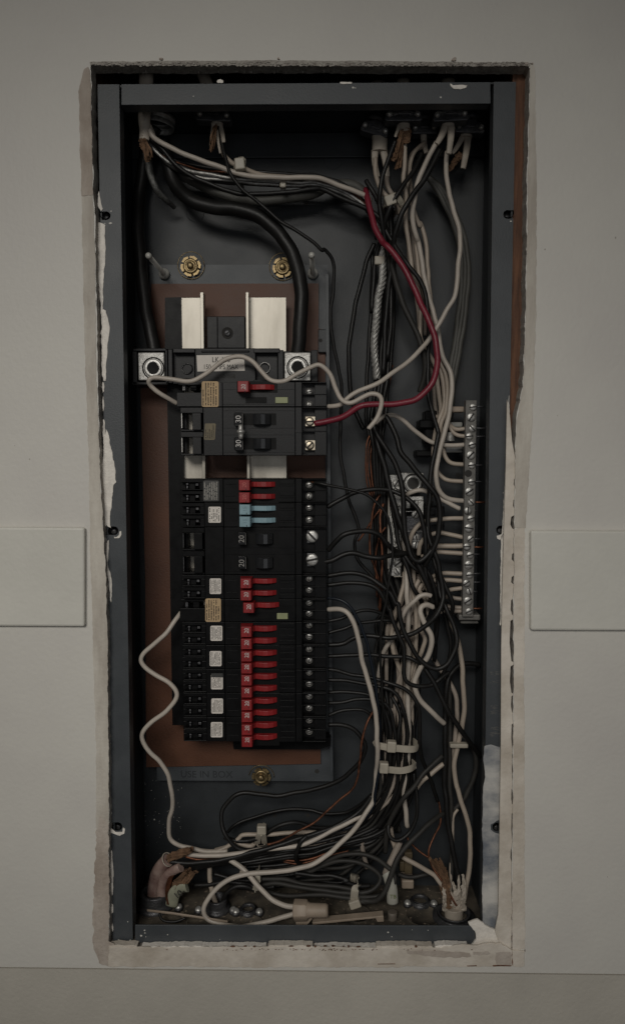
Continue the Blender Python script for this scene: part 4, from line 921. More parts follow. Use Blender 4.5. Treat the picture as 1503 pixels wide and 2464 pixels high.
# copper grounds
CO = 'bare copper ground wires'
for i, (x0, x1, lb) in enumerate(((505, 375, 'leftmost'), (515, 392, 'second'), (522, 408, 'third'), (500, 360, 'outermost left'))):
    wire('copper', lb + ' of the thin copper wires running down the central trunk', 'D', (x0, 800 + i * 40, 76), (x0 - 18, 900, 74), (x0 - 35, 1000, 72), (x0 - 55, 1150, 68), 'F', (x1 - 5, 150, 64), (x1 - 20, 300), (x1 - 10, 420, 66), (x1 + 10, 520, 66), r=.7, group=CO, name='ground_wire')
wire('copper', 'copper wire bowed left beside the aluminium block', 'F', (435, 500, 60), (400, 560, 58), (375, 680), (368, 800), (372, 900, 58), (400, 980), (425, 1050, 60), (430, 1180, 62), 'H', (425, 60, 64), r=.95, group=CO, name='ground_wire')
wire('copper', 'bright copper wire straight down between the black wires', 'F', (455, 560, 62), (432, 640, 58), (436, 740, 56), (445, 850), (444, 1000, 55), (440, 1110, 58), (430, 1250, 62), r=1.0, group=CO, name='ground_wire')
wire('copper', 'short copper wire crossing diagonally left of the aluminium block', 'F', (460, 560, 64), (400, 640, 64), (350, 720, 66), (290, 800, 68), r=.9, group=CO, name='ground_wire')
wire('copper', 'short copper wire looping behind the lower breakers feed wires', 'F', (470, 710, 62), (420, 790, 62), (405, 950, 64), (415, 1160, 62), r=.8, group=CO, name='ground_wire')

# ================================================================= TERMINAL BARS
bar = thing('neutral_bar', 'long grey neutral bar with a column of slotted silver screws on the right', 'terminal bar', P(1125, 1480, 54))
BD = 48
xa, xb = P(*px('F', 970, 700), BD).x, P(*px('F', 1040, 700), BD).x
bm = NB(); abox(bm, xa, xb, Z(px('F', 0, 1283)[1], BD), Z(px('D', 0, 1066)[1], BD), BD * .001, BD * .001 + .009); link('bar', bm, barm, bar, bevel=.0006)
scr = [('D', 1030, 1108), ('D', 1018, 1173), ('D', 1025, 1245), ('F', 1006, 127), ('F', 1023, 181), ('F', 1015, 247), ('F', 1021, 313), ('F', 1020, 420), ('F', 1006, 482), ('F', 1018, 550), ('F', 996, 604), ('F', 1015, 656), ('F', 1003, 717), ('F', 1013, 786), ('F', 990, 835), ('F', 1010, 890), ('F', 1002, 953), ('F', 1008, 1018), ('F', 987, 1070), ('F', 1007, 1123), ('F', 997, 1185), ('F', 1004, 1252)]
for i, (t, x, y) in enumerate(scr):
    x, y = px(t, x, y); big = i in (1, 5, 8, 12, 16, 20)
    slotscrew('screw', x, y, BD - 1.8 - (1.5 if i in (14, 18, 10) else 0), 10.6 if big else 8.8, bar, m=steel, ang=[.1, 1.0, -.8, .1, .3, .8, .1, .1, .6, -.8, 1.55, .3, -.15, .7, .05, .3, 0, .1, .6, -1.2, .6, .45][i] * 1.0)
x, y = px('F', 998, 366); bm = NB(); cyl(bm, P(x, y, BD - .1), (0, 1, 0), .0033, .0033, .0001, 20); link('bar_hole', bm, ink, bar)
bm = NB(); x0, y0 = px('F', 938, 1272); x1, y1 = px('F', 1076, 1310); pbox(bm, x0, y0, x1, y1, 52, 70); pbox(bm, x0 + 4, y1, x1 - 4, y1 + 8, 58, 92); link('bar_bracket', bm, barm, bar, bevel=.0012)
bm = NB(); x0, y0 = px('D', 700, 1130); pbox(bm, x0 + 8, y0, x0 + 36, y0 + 80, 70, 92); pbox(bm, x0 - 6, y0 + 22, x0 + 34, y0 + 44, 66, 90); pbox(bm, x0 - 14, y0 + 96, x0 + 48, y0 + 112, 72, 94); link('bar_support', bm, blk, bar, bevel=.0015)
bm = NB(); pbox(bm, *px('D', 890, 1104), *px('D', 975, 1142), 60, 70); link('support_arm', bm, nutm, bar, bevel=.0015)
bm = NB(); pbox(bm, *px('F', 850, 190), *px('F', 962, 232), 66, 84); pbox(bm, *px('F', 880, 36), *px('F', 962, 70), 66, 84); link('support_arm', bm, mat('translucent_plastic', (.28, .28, .26), .3, var=.2), bar, bevel=.0012)
bm = NB(); pts = []
for k in range(60):
    a = k * .8; q = P(*px('F', 880, 100 + k * 1.0), 62); pts.append(q + Vector((math.cos(a) * .0042, math.sin(a) * .0042, 0)))
tube(bm, pts, .0005, n=6); link('spring', bm, steel, bar)

gb = thing('ground_bar', 'bright aluminium ground bar and lug behind the tangle of black wires', 'terminal bar', P(975, 1380, 80))
def gbx(bm, x0, y0, x1, y1, d0, d1): pbox(bm, *px('F', x0, y0), *px('F', x1, y1), d0 - 8, d1 - 2)
bm = NB(); gbx(bm, 492, 375, 566, 1026, 72, 84); link('bar', bm, alum, gb, bevel=.0008)
bm = NB(); gbx(bm, 484, 500, 492, 980, 70, 86); gbx(bm, 520, 1026, 575, 1032, 72, 86); link('bar_frame', bm, buszm, gb, bevel=.0004)
bm = NB(); gbx(bm, 560, 362, 711, 486, 66, 84); link('lug', bm, alum, gb, bevel=.0008)
p = P(*px('F', 645, 430), 57.8); bm = NB(); lathe(bm, p, (0, -1, 0), [(.0094, -.0004), (.0092, .0002), (.0080, .0003), (.0078, -.001)], 32); link('bore_ring', bm, ink, gb)
bm = NB(); lathe(bm, p, (0, -1, 0), [(.0077, -.0006), (.0074, .0010), (.0056, .0012), (.0052, -.0010)], 32); link('clamp_screw', bm, steel, gb)
bm = NB(); cyl(bm, p + Vector((0, -.0002, 0)), (0, 1, 0), .0052, .0052, .0006, 24); link('bore', bm, ink, gb)
bm = NB(); gbx(bm, 600, 512, 711, 540, 70, 84); gbx(bm, 676, 540, 711, 640, 70, 84); gbx(bm, 600, 540, 625, 590, 72, 84); link('bar', bm, alum, gb, bevel=.0006)
bm = NB(); gbx(bm, 602, 640, 706, 850, 74, 86); link('bar', bm, zincdark, gb, bevel=.0008)
for y in (612, 738, 800): bm = NB(); gbx(bm, 600, y - 3, 708, y, 73, 74.2); link('seam', bm, steel, gb)
for (x, y, r) in ((537, 430, 9), (547, 470, 9), (540, 585, 9), (527, 636, 9), (535, 690, 10), (545, 738, 10), (545, 790, 10), (545, 838, 9), (547, 905, 9), (547, 946, 10), (543, 995, 9)):
    slotscrew('screw', *px('F', x, y), 62.3, r, gb, m=alum)
for (x, y, r) in ((655, 542, 12), (660, 630, 9.5), (664, 775, 9), (660, 826, 9)): slotscrew('screw', *px('F', x, y), 63.5 if y < 600 else 64.6, r, gb, m=steel)
bm = NB(); gbx(bm, 715, 575, 845, 745, 84, 92); gbx(bm, 745, 596, 790, 640, 83.4, 84.2); gbx(bm, 760, 685, 812, 705, 83.4, 84.2); tag(link('plastic_insulator', bm, blk2, bevel=.0015), 'dark molded plastic plate behind the middle of the wires', 'insulator')

# ================================================================= WHITE WIRES INTO THE NEUTRAL BAR
NG = 'pale wires entering the neutral bar'
wire('cream', 'pale wire curving from the dark support into the third bar screw', 'D', (790, 1169, 66), (850, 1190, 62), (880, 1225, 60), (920, 1250, 56), (985, 1250, 54), r=1.7, group=NG)
wire('cream', 'pale wire into the fourth screw of the neutral bar', 'F', (840, -60, 62), (870, 40, 60), (895, 95), (930, 118), (985, 126, 54), r=1.7, group=NG)
wire('white', 'pale wire from the jumper across to the fifth bar screw', 'D', (400, 1212, 46), (450, 1172, 48), (520, 1163), (590, 1200, 52), (655, 1262), 'F', (735, 150, 56), (790, 176), (860, 185), (975, 181, 55), r=1.85, group=NG)
wire('white', 'pale wire rising over the aluminium lug and down to the bar', 'F', (600, 510, 60), (625, 488, 56), (680, 472, 54), (740, 485), (810, 525, 54), (880, 560), (945, 590, 52), r=1.9, group=NG)
wire('cream', 'pale wire bending from the lower tangle up to the bar just below the middle', 'F', (625, 900, 66), (622, 810, 62), (645, 740, 60), (690, 690), (760, 668, 58), (850, 655), (975, 654, 55), r=1.9, group=NG)
wire('cream', 'pale wire arching into the bar above the brightest screw', 'F', (680, 890, 66), (690, 820, 64), (740, 765), (810, 745, 60), (880, 757), (975, 782, 56), r=1.9, group=NG)
wire('cream', 'pinkish wire straight into the bar at the brightest screw', 'F', (715, 840, 62), (800, 832, 58), (880, 830), (962, 830, 54), r=2.1, group=NG)
wire('cream', 'pale wire straight into the bar just below the brightest screw', 'F', (700, 900, 64), (780, 872, 60), (860, 874), (970, 882, 55), r=1.9, group=NG)
wire('cream', 'pale wire into the bar, fifth screw from the bottom', 'F', (770, 1030, 64), (830, 1006, 60), (900, 1006), (970, 1008, 55), r=1.9, group=NG)
wire('cream', 'pale wire into the bar, fourth screw from the bottom', 'F', (700, 1110, 66), (740, 1060, 62), (820, 1048, 58), (970, 1058, 55), r=1.9, group=NG)
wire('cream', 'pale wire into the bar, third screw from the bottom', 'F', (790, 1080, 64), (860, 1112, 60), (900, 1108), (970, 1103, 55), r=1.8, group=NG)
wire('shadewhite', 'dim pale wire into the bar, second screw from the bottom', 'F', (770, 1100, 66), (830, 1150, 62), (900, 1165, 58), (965, 1172, 56), r=1.8, group=NG)
wire('shadewhite', 'upper of two dim pale wires into the lowest bar screw', 'F', (790, 1195, 64), (860, 1222, 60), (970, 1226, 56), r=1.8, group=NG)
wire('shadewhite', 'lower of two dim pale wires into the lowest bar screw', 'F', (800, 1260, 66), (870, 1248, 60), (970, 1247, 56), r=1.8, group=NG)
for i, (t, x, y, l) in enumerate((('D', 1050, 1105, 50), ('F', 1045, 75, 70), ('F', 1045, 128, 60), ('F', 1045, 312, 40), ('F', 1042, 418, 40), ('F', 1040, 550, 70), ('F', 1038, 606, 20), ('F', 1038, 785, 36), ('F', 1038, 838, 56), ('F', 1036, 884, 36), ('F', 1034, 1008, 40), ('F', 1034, 1063, 40), ('F', 1032, 1123, 22), ('F', 1030, 1232, 56))):
    bm = NB(); tube(bm, [P(*px(t, x - 6, y), 52), P(*px(t, x + l * .5, y + 1), 53), P(*px(t, x + l, y), 53)], .0008, n=8); link('wire_end', bm, copper if i in (5, 8, 13) else zincdark, bar)

# ================================================================= BLACK WIRES FROM THE BREAKERS
BGp = 'black wires leaving the breaker terminals'
def bw(label, *a, col='black', r=1.5, group=BGp): return wire(col, label, *a, r=r, group=group)
bw('thin black wire arcing down from the breaker below the bare bus bars', 'F', (12, 425, 34), (60, 430, 30), (150, 452, 30), (270, 478), (360, 508, 30), (430, 570), (480, 650), (505, 750, 30), (512, 870), (500, 1000), (480, 1120, 34), (460, 1240), 'H', (440, 170, 38), (434, 340), (440, 500), (448, 650, 44), (465, 790), (485, 920, 50), (470, 1080, 56), (440, 1300, 60), r=1.15)
bm = NB(); tube(bm, [P(*px('F', -8, 420), 36), P(*px('F', 12, 425), 34), P(*px('F', 34, 430), 32.2)], .0007, n=8); tag(link('bare_wire_end', bm, copper), 'short bare copper end in the terminal below the bare bus bars', 'wire end')
bw('black wire rising from the blue-handled breaker over the aluminium bar', 'F', (95, 582, 44), (175, 532, 44), (290, 485, 46), (400, 467), (500, 472, 48), (560, 500, 46), (630, 548, 44), (690, 622, 42), (715, 720), (724, 860, 42), (722, 960), (735, 1080, 46), (790, 1250, 52), 'H', (800, 150, 58), (785, 300, 62), r=1.9)
bw('upper black wire arching from the wide double breaker', 'F', (100, 860, 42), (150, 800, 38), (210, 756, 36), (300, 738), (390, 742, 38), (445, 770), (485, 825, 42), (530, 865, 48), (620, 885, 54), r=2.1)
bw('lower black wire from the wide double breaker heading right', 'F', (60, 935, 40), (120, 925, 38), (190, 888), (260, 878, 38), (350, 900), (430, 908, 38), (500, 890, 42), (610, 880, 50), r=2.1)
bw('black wire from under the wide double breaker ending in the big bottom loop', 'F', (95, 1025, 46), (200, 1005, 44), (290, 1008), (370, 1040, 42), (440, 1082, 40), (500, 1135), (530, 1200, 38), 'f2', (425, 400, 38), (450, 550), (490, 720), (570, 900, 36), (680, 1080), (790, 1190, 36), (930, 1235), (1060, 1170, 36), (1150, 1010), (1180, 850, 38), (1130, 650), (1040, 440, 44), (960, 280, 50), 'f1', (930, 1280, 54), (880, 1050, 56), r=2.0)
bw('second black wire from under the wide double breaker dropping into the lower loop', 'F', (95, 1083, 46), (200, 1072, 44), (320, 1070), (400, 1095, 42), (450, 1150), (485, 1240, 42), 'f2', (320, 480, 42), (370, 640), (440, 800), (495, 950, 40), (505, 1150), (505, 1300), 'f3', (540, 60, 40), (630, 110), (750, 125, 42), (860, 110), (970, 30, 46), (1080, -60, 50), r=1.8)
bw('thin blue-black wire beside the long white wire from the tan-stickered breaker', 'F', (95, 1165, 44), (180, 1178, 40), (240, 1220, 38), (285, 1290, 38), 'H', (320, 200, 38), (362, 340), (392, 490), (415, 640, 40), (428, 800, 42), (430, 950, 44), (425, 1120, 46), (400, 1250, 50), 'J', (390, 160, 54), (330, 250, 56), (200, 310, 58), (0, 350, 58), 'I', (1350, 385, 58), (1200, 430, 58), col='blue', r=1.25)
bw('dim black wire peeking behind the top of the long white wire', 'H', (100, 145, 52), (180, 132, 52), (240, 100), (300, 78, 54), (370, 74), (430, 92, 56), (520, 140, 60), (640, 180, 62))
bw('dim black wire passing behind the white wire, second below the tan-stickered breaker', 'H', (100, 222, 52), (200, 192), (290, 158, 54), (400, 148), (500, 140, 56), (600, 180, 62))
bw('long black wire from the lower breakers curving up right in an open arc', 'H', (100, 298, 50), (200, 286, 50), (270, 252), (340, 238, 48), (480, 250), (560, 243, 42), (640, 226), (720, 180, 38), (790, 110, 36), (832, 20, 38), 'F', (838, 1130, 40), (818, 1010), (790, 890, 42), (745, 780, 44), (735, 650, 46), (760, 540, 46), r=2.0)
bw('straight black wire running level from the lower breakers to the right', 'H', (100, 370, 48), (200, 364, 46), (350, 361), (480, 370, 44), (600, 374), (660, 400, 42), (730, 440, 44), r=1.8)
bw('black wire from the lower breakers bending down past the ties on their right', 'H', (100, 455, 50), (170, 462, 50), (260, 490), (350, 503, 48), (450, 530), (545, 556, 44), (620, 605), (668, 670, 42), (688, 750), (684, 860, 44), (692, 980, 48), (720, 1080, 52), (760, 1170, 56), (800, 1300, 60), r=1.7)
bw('black wire bending down into the upper tie, from the middle of the lower breakers', 'H', (100, 520, 52), (200, 526), (330, 546, 50), (430, 562), (500, 585, 46), (556, 645), (590, 740, 44), (608, 850, 46), (600, 960, 48), (590, 1080, 50), (560, 1230, 54), 'J', (510, 180, 58), (420, 300, 62), r=1.7)
bw('dim black wire joining the tied bundle, third up from the bottom breaker', 'H', (100, 600, 54), (250, 602), (360, 616, 52), (430, 650), (485, 700, 50), (518, 790), (530, 900, 50), (520, 1080, 52), (480, 1220, 56), 'J', (420, 160, 60), (300, 280, 62), r=1.6)
bw('dim black wire joining the tied bundle, second up from the bottom breaker', 'H', (100, 670, 54), (200, 662), (300, 646, 54), (400, 652), (455, 700, 52), (490, 790), (500, 920, 50), (495, 1080, 52), (470, 1200, 56), 'J', (400, 130, 60), r=1.6)
bw('thin black wire humped behind the copper wire near the lowest breakers', 'H', (100, 750, 54), (200, 718), (290, 710, 54), (350, 724), (400, 780, 54), (440, 880, 54), (450, 1050, 56), r=1.5)
bw('black wire from the lowest breaker making the wide loop at the bottom left', 'H', (100, 812, 50), (200, 812, 50), (270, 840), (320, 900, 50), (337, 975), (300, 1055, 52), (230, 1120), (140, 1185, 56), (0, 1225, 58), 'G', (1400, 1242, 60), (1290, 1268), (1180, 1256), (1080, 1244, 60), (1000, 1268), (945, 1325, 58), 'I', (922, 210, 56), (925, 290), (955, 365, 50), (1005, 420), (1060, 445, 50), (1140, 440, 52), r=1.9)
wire('copper', 'long thin copper wire crossing in front of the big black loop', 'H', (388, 725, 50), (362, 775, 46), (328, 860, 44), (310, 950, 44), (305, 1050), (285, 1160, 44), (245, 1230), 'J', (120, 170, 44), (0, 275, 44), 'I', (1400, 328, 44), (1310, 380), (1215, 408, 46), r=.95, group=CO, name='ground_wire')
wire('white', 'long white wire from the lower tan-stickered breaker looping down to the wire nut', 'H', (100, 70, 42), (175, 66, 36), (230, 95, 32), (270, 170), (302, 300, 30), (325, 420), (358, 540), (393, 660, 32), (408, 780), (415, 900, 36), (416, 1000, 42), (410, 1120, 50), (395, 1250, 54), 'J', (385, 140, 54), (320, 240, 50), (250, 330), (170, 410, 46), (90, 480), (0, 535, 42), 'I', (1430, 558, 40), (1300, 582), (1170, 588, 38), (1050, 605), (940, 650, 34), (860, 720), (812, 800, 30), (812, 860), (850, 898, 27), (945, 925, 25), (1050, 938, 24), (1150, 920, 24), (1220, 900, 24), (1300, 878, 24), (1392, 852, 24), r=2.0)

# ================================================================= MIDDLE TANGLE
MT = 'black wires tangled between the terminal bars'
def mt(label, *a, col='black', r=1.8): return wire(col, label, *a, r=r, group=MT)
mt('black wire crossing from the trunk over the aluminium lug and down its right side', 'D', (465, 1169, 44), (515, 1245, 42), (545, 1320), 'F', (565, 230, 40), (625, 305), (685, 375, 38), (745, 445, 36), (795, 515), (817, 600, 36), (812, 700), (790, 810, 38), (750, 900, 40), (720, 960, 44), r=2.2)
mt('black wire passing over the left aluminium bar into the lower curl', 'F', (375, 10, 46), (410, 110, 44), (470, 200), (520, 290, 42), (558, 380), (578, 470, 40), (582, 600), (592, 720, 40), (610, 830), (640, 905, 38), (685, 932, 38), (735, 895, 38), (775, 835, 40), r=2.1)
mt('broad black wire lying along the left aluminium bar', 'F', (395, 80, 52), (430, 220, 50), (465, 340), (500, 480, 48), (535, 610, 46), (575, 720), (610, 830, 44), (660, 920, 44), (700, 1000, 44), (740, 1090, 46), (775, 1200, 50), r=2.4)
mt('black wire left of the curl running from the trunk to the lower bundle', 'F', (410, 60, 56), (450, 260, 56), (490, 420, 54), (515, 600), (545, 780, 54), (580, 900, 52), (620, 1010), (645, 1100, 50), (690, 1170, 52), (720, 1280, 56))
mt('black wire dropping just left of the neutral wires', 'F', (762, 350, 50), (748, 470, 50), (740, 600), (745, 760, 50), (770, 890, 48), (800, 990), (850, 1090, 44), (890, 1170, 44), (900, 1230, 46), (880, 1290, 52), r=1.9)
mt('black wire falling from the curl toward the bottom of the neutral bar', 'F', (680, 930, 46), (740, 1000, 46), (780, 1100), (800, 1200, 50), 'H', (790, 60, 56), (790, 250, 62), (780, 400, 66), r=1.7)
mt('black wire diagonal behind the curl to the right loop', 'F', (590, 890, 50), (640, 960, 48), (700, 1010), (760, 1100, 50), (830, 1180, 52), (870, 1280, 54), 'H', (900, 160, 54), (920, 250, 54), (905, 350, 54), (860, 430, 56), r=1.8)
mt('black wire inside the right loop', 'H', (830, 60, 62), (865, 170, 62), (885, 290, 62), (870, 400), (840, 480, 62), (800, 530, 62), r=1.6)
mt('black wire hooked out to the right edge of the box', 'H', (1070, 425, 70), (1010, 415, 68), (940, 432, 66), (880, 490, 62), (860, 560, 60), (850, 700, 60), (850, 860), (848, 1050, 58), (845, 1200, 58), 'J', (855, 120, 56), (870, 290, 54), (900, 450), (930, 600, 50), (945, 720, 48), (950, 800, 46), r=2.2)
mt('long black wire slanting down to the right edge of the box', 'H', (700, 420, 46), (750, 490, 44), (800, 580), (850, 690, 42), (920, 800, 44), (990, 900, 50), (1060, 990, 60), (1100, 1040, 66), r=2.1)
mt('dusty black wire upright beside the right-hand slant', 'H', (870, 520, 66), (880, 700, 66), (880, 900), (878, 1150, 64), 'J', (885, 100, 62), (890, 300, 60), (892, 500, 58), (885, 680, 54), (880, 790, 50), r=2.0, col='grey')
mt('black wire looping round the far right below the slant', 'H', (1010, 930, 74), (1045, 1000, 72), (1040, 1120, 72), (1000, 1230), 'J', (960, 130, 70), (880, 200, 68), (830, 215, 60), (760, 265, 52), (690, 330, 46), (620, 400, 42), (560, 470), (520, 560, 36), (480, 670), (440, 740, 34), (390, 775, 36), (290, 765, 40), r=2.2, col='grey')
mt('black wire slanting up left to right below the ties', 'H', (830, 1010, 58), (770, 1060, 54), (700, 1140, 50), (640, 1220, 48), 'J', (590, 100, 48), (540, 180, 50), (495, 260, 52), (475, 350, 56), (465, 460, 60), r=2.0, col='grey')
mt('black wire curl hanging below the ties', 'H', (650, 1120, 56), 'J', (655, 20, 54), (672, 130, 52), (665, 240), (620, 330, 50), (560, 378, 48), (510, 372, 48), (485, 330, 50), (490, 260, 54), r=1.7)
PW = 'pale wires in the lower tangle'
def pw(label, *a, col='cream', r=1.9): return wire(col, label, *a, r=r, group=PW)
pw('brightest pale wire, snaking down below the aluminium bar and off right', 'f2', (880, 440, 46), (800, 415, 44), (730, 440, 42), (715, 510), (745, 600, 40), (800, 700), (850, 800, 40), (850, 950), (810, 1080, 42), (740, 1190), (670, 1300, 44), 'f3', (635, 60, 44), (650, 160, 44), (700, 280, 46), (790, 390), (900, 490, 50), (1020, 600, 56), col='white', r=2.2)
pw('pale wire arching up and over below the aluminium bar', 'f2', (850, 300, 44), (780, 285, 42), (700, 305), (620, 370, 42), (545, 450), (480, 580, 46), (420, 730, 54), (330, 870, 58), (240, 1030, 60), (195, 1200, 62), 'f3', (180, 0, 62), (190, 200, 64), col='white', r=1.9)
pw('pale wire down from the aluminium bar, first on the left', 'F', (590, 1000, 70), (585, 1080, 66), (560, 1160, 62), 'f2', (440, 400, 60), (390, 540, 60), (355, 720), (345, 850, 60), (380, 1040), (430, 1190, 62), (480, 1330, 64), r=1.9)
pw('tall pale wire down from the aluminium bar, second from the left', 'F', (585, 700, 70), (585, 850, 68), (598, 950, 66), (605, 1080, 60), 'f2', (545, 330, 58), (560, 600), (555, 850, 56), (565, 1100), (560, 1300, 56), 'f3', (550, 100, 54), (555, 350), (565, 620, 52), (560, 800, 54), 'f3', (560, 970, 54), (548, 1150), (530, 1320, 56), 'f4', (505, 150, 58), (520, 350), (550, 590, 62), r=2.1, col='white')
pw('pale wire in the middle of the lower strand, just right of the tall one', 'F', (640, 940, 68), (650, 1060, 66), 'f2', (620, 220, 62), (640, 420), (665, 650, 60), (655, 900), (640, 1100, 60), (590, 1300, 60), 'f3', (520, 200, 62), (515, 420, 62), (480, 640, 62), (420, 950, 62), (380, 1140, 62), r=1.9)
pw('pale wire right of the middle in the lower strand', 'F', (690, 950, 68), (710, 1050, 66), (760, 1160, 64), 'f2', (740, 350, 64), (700, 500, 62), (700, 700), (770, 850, 60), (740, 1000), (680, 1130, 62), (600, 1330, 62), 'f3', (600, 400, 64), (600, 620, 64), r=1.9)
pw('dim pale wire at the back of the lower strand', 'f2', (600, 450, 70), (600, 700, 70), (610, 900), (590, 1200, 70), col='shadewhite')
pw('short pale wire bent under the curl of black wire', 'f2', (700, 100, 60), (660, 170, 58), (640, 260, 60), (690, 380, 62), (720, 500, 64))
pw('second short pale wire bent under the curl of black wire', 'f2', (740, 150, 62), (700, 220, 60), (770, 340, 62), (800, 450, 60), (770, 560, 62), (720, 620, 64))
pw('right outer pale wire falling from the neutral bar to the bottom right cable', 'H', (870, 130, 70), (920, 230, 66), (952, 370, 62), (965, 550), (972, 690, 60), (958, 830), (925, 960, 60), (908, 1080, 60), (922, 1200, 58), 'J', (930, 60, 58), (970, 180, 56), (1000, 290, 54), (1012, 400), (1008, 520, 52), (992, 640), (972, 760, 48), r=2.1, col='cream')
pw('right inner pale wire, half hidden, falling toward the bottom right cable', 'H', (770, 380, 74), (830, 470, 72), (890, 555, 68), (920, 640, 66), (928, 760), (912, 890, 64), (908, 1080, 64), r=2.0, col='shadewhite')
pw('short pale wire slanting below the long black slant', 'f3', (1010, 1120, 58), (870, 1230, 56), (750, 1320, 56), 'f4', (660, 110, 60), r=2.0)
pw('pale wire running from the lower tangle into the bottom right cable', 'f4', (490, 975, 52), (620, 1050, 50), (760, 1130), (890, 1215, 48), (980, 1320, 46), 'f5', (1090, 430, 44), (1160, 560, 42), r=2.0)
pw('narrow pale wire beside the dusty upright black wire', 'f4', (1190, 370, 62), (1140, 450, 60), (1130, 620), (1125, 900, 58), (1100, 1150, 56), 'f5', (1105, 250, 54), (1090, 480, 50), r=1.3)
pw('two-tone pale wire stub below the ties on the left', 'f4', (330, 600, 62), (360, 760, 60), (390, 860, 60), r=2.2)
pw('pale cable tail rising left of the white marked tube', 'f4', (450, 780, 58), (400, 900, 56), (330, 1040, 54), (270, 1200, 52), r=3.0, col='shadewhite')
for i, (lb, pts) in enumerate((('thin copper wire curling down into the bottom right cable', ('f4', (830, 0, 64), (920, 180, 62), (968, 380, 60), (965, 570), (890, 720, 56), (825, 860, 52), (825, 980), (880, 1120, 48), (980, 1270, 44), 'f5', (1070, 420, 42), (1180, 600, 40))),
                               ('short copper wire slanting toward the bottom right cable', ('f4', (540, 690, 60), (560, 760, 58), (640, 850, 56), (740, 930, 54), (830, 990, 52))))):
    wire('copper', lb, *pts, r=.9, group=CO, name='ground_wire')

# tied bundle down the middle and sweeping to the bottom left
TB = 'black wires of the tied lower bundle'
for i in range(12):
    rs = random.Random(70 + i); j = lambda a: rs.uniform(-a, a)
    x = 425 + i * 20; d = 54 + (i % 3) * 5
    wire('black' if i % 4 else 'grey', ORD[i] + ' black wire from the left inside the two pale ties', 'H', (440 + i * 12 + j(20), 520 + i * 18, d + 8), (x + j(20), 720 + i * 6, d + 2), (x + j(5), 930, d), (x + 8 + j(5), 1090, d), (x - 10 + j(16), 1240, d + 2), 'J', (x - 70 + j(10), 180 + i * 4, d + 6), (x - 170 + j(10), 290 + i * 5, d + 8), (100 + j(15), 350 + i * 9, d + 4), (0, 380 + i * 9 + j(8), d + 2), 'I', (1320, 400 + i * 9 + j(8), d), (1150 + j(30), 440 + i * 8, d), (1000 + j(40), 480 + i * 6, d - 2), r=1.6, group=TB)
for i in range(4):
    rs = random.Random(90 + i); j = lambda a: rs.uniform(-a, a)
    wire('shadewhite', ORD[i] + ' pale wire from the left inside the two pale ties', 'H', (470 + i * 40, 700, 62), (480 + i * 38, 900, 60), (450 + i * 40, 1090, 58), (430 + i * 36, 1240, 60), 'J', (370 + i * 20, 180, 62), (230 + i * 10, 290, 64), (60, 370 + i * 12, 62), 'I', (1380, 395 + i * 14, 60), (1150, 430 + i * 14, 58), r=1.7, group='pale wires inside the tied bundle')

# wires buried at the back of the tangle
for i in range(14):
    rs = random.Random(140 + i); j = lambda a: rs.uniform(-a, a)
    x = 440 + i * 16; d = 78 + rs.uniform(-3, 9)
    wire('black' if i % 3 else 'grey', 'black wire buried at the back of the tangle right of the breakers', 'F', (430 + i * 18 + j(20), 800 + j(120), d), (440 + i * 20 + j(40), 1000, d), (x + 30 + j(50), 1200, d), 'H', (x + j(50), 150, d), (x + 10 + j(55), 350, d + j(4)), (x + j(40), 560, d), (x - 10 + j(30), 760, d - 4), (x - 20 + j(20), 1000, d - 6), (x - 30 + j(30), 1200, d - 4), 'J', (x - 80 + j(40), 150, d - 2), (x - 130 + j(60), 330, d), r=1.6, group='black wires buried in the middle of the tangle')
for i in range(6):
    rs = random.Random(170 + i); j = lambda a: rs.uniform(-a, a)
    x = 470 + i * 28; d = 62 + rs.uniform(-4, 8)
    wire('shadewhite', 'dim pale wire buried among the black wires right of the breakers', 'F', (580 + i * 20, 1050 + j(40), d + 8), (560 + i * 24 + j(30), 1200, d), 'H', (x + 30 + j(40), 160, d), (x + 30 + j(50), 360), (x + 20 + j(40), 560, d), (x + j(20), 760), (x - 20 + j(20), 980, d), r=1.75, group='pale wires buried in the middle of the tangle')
for i in range(7):
    rs = random.Random(190 + i); j = lambda a: rs.uniform(-a, a)
    d = 70 + i * 2; y = 430 + i * 34
    wire('grey' if i % 2 else 'black', 'black wire lying along the back of the box bottom', 'J', (480 + j(30), 250 + i * 20, d), (380 + j(40), 380 + i * 18, d), (200 + j(40), y + j(20), d), (0, y + 20 + j(25), d), 'I', (1300 + j(40), y + 30 + j(30), d), (1100 + j(50), y + 40 + j(30), d - 3), (950 + j(50), y + 60 + j(30), d - 6), r=1.7, group='black wires along the bottom of the back')
# ================================================================= BOTTOM
BB = 'wires across the bottom of the box'
def bt(label, *a, col='black', r=1.8): return wire(col, label, *a, r=r, group=BB)
bt('white squiggly wire down the left side of the box', 'G', (662, 88, 40), (622, 140, 34), (570, 220, 30), (500, 280), (430, 340), (405, 395, 28), (435, 445), (500, 490), (580, 535, 28), (632, 595), (625, 655), (560, 725, 28), (470, 795), (415, 860), (415, 920, 30), (470, 990), (530, 1050), (580, 1140, 36), (603, 1250), 'I', (606, 160, 44), (585, 270, 50), (588, 365, 54), (635, 408), (720, 432, 54), (830, 455, 54), (960, 450, 56), col='white', r=1.9)
bt('pale wire from the left bottom cable crossing under the copper wire', 'I', (690, 470, 50), (760, 475, 48), (880, 482), (1000, 470, 46), (1150, 445), (1300, 432, 48), (1430, 410), 'J', (0, 385, 50), (80, 345), (200, 280, 54), (330, 220, 58), col='white', r=1.9)
bt('second pale wire from the left bottom cable, just above the first', 'I', (720, 440, 54), (800, 450, 54), (900, 448, 56), (1020, 380, 58), (1060, 348), (1160, 345, 58), (1300, 338), (1480, 330, 60), 'J', (100, 330, 62), col='cream')
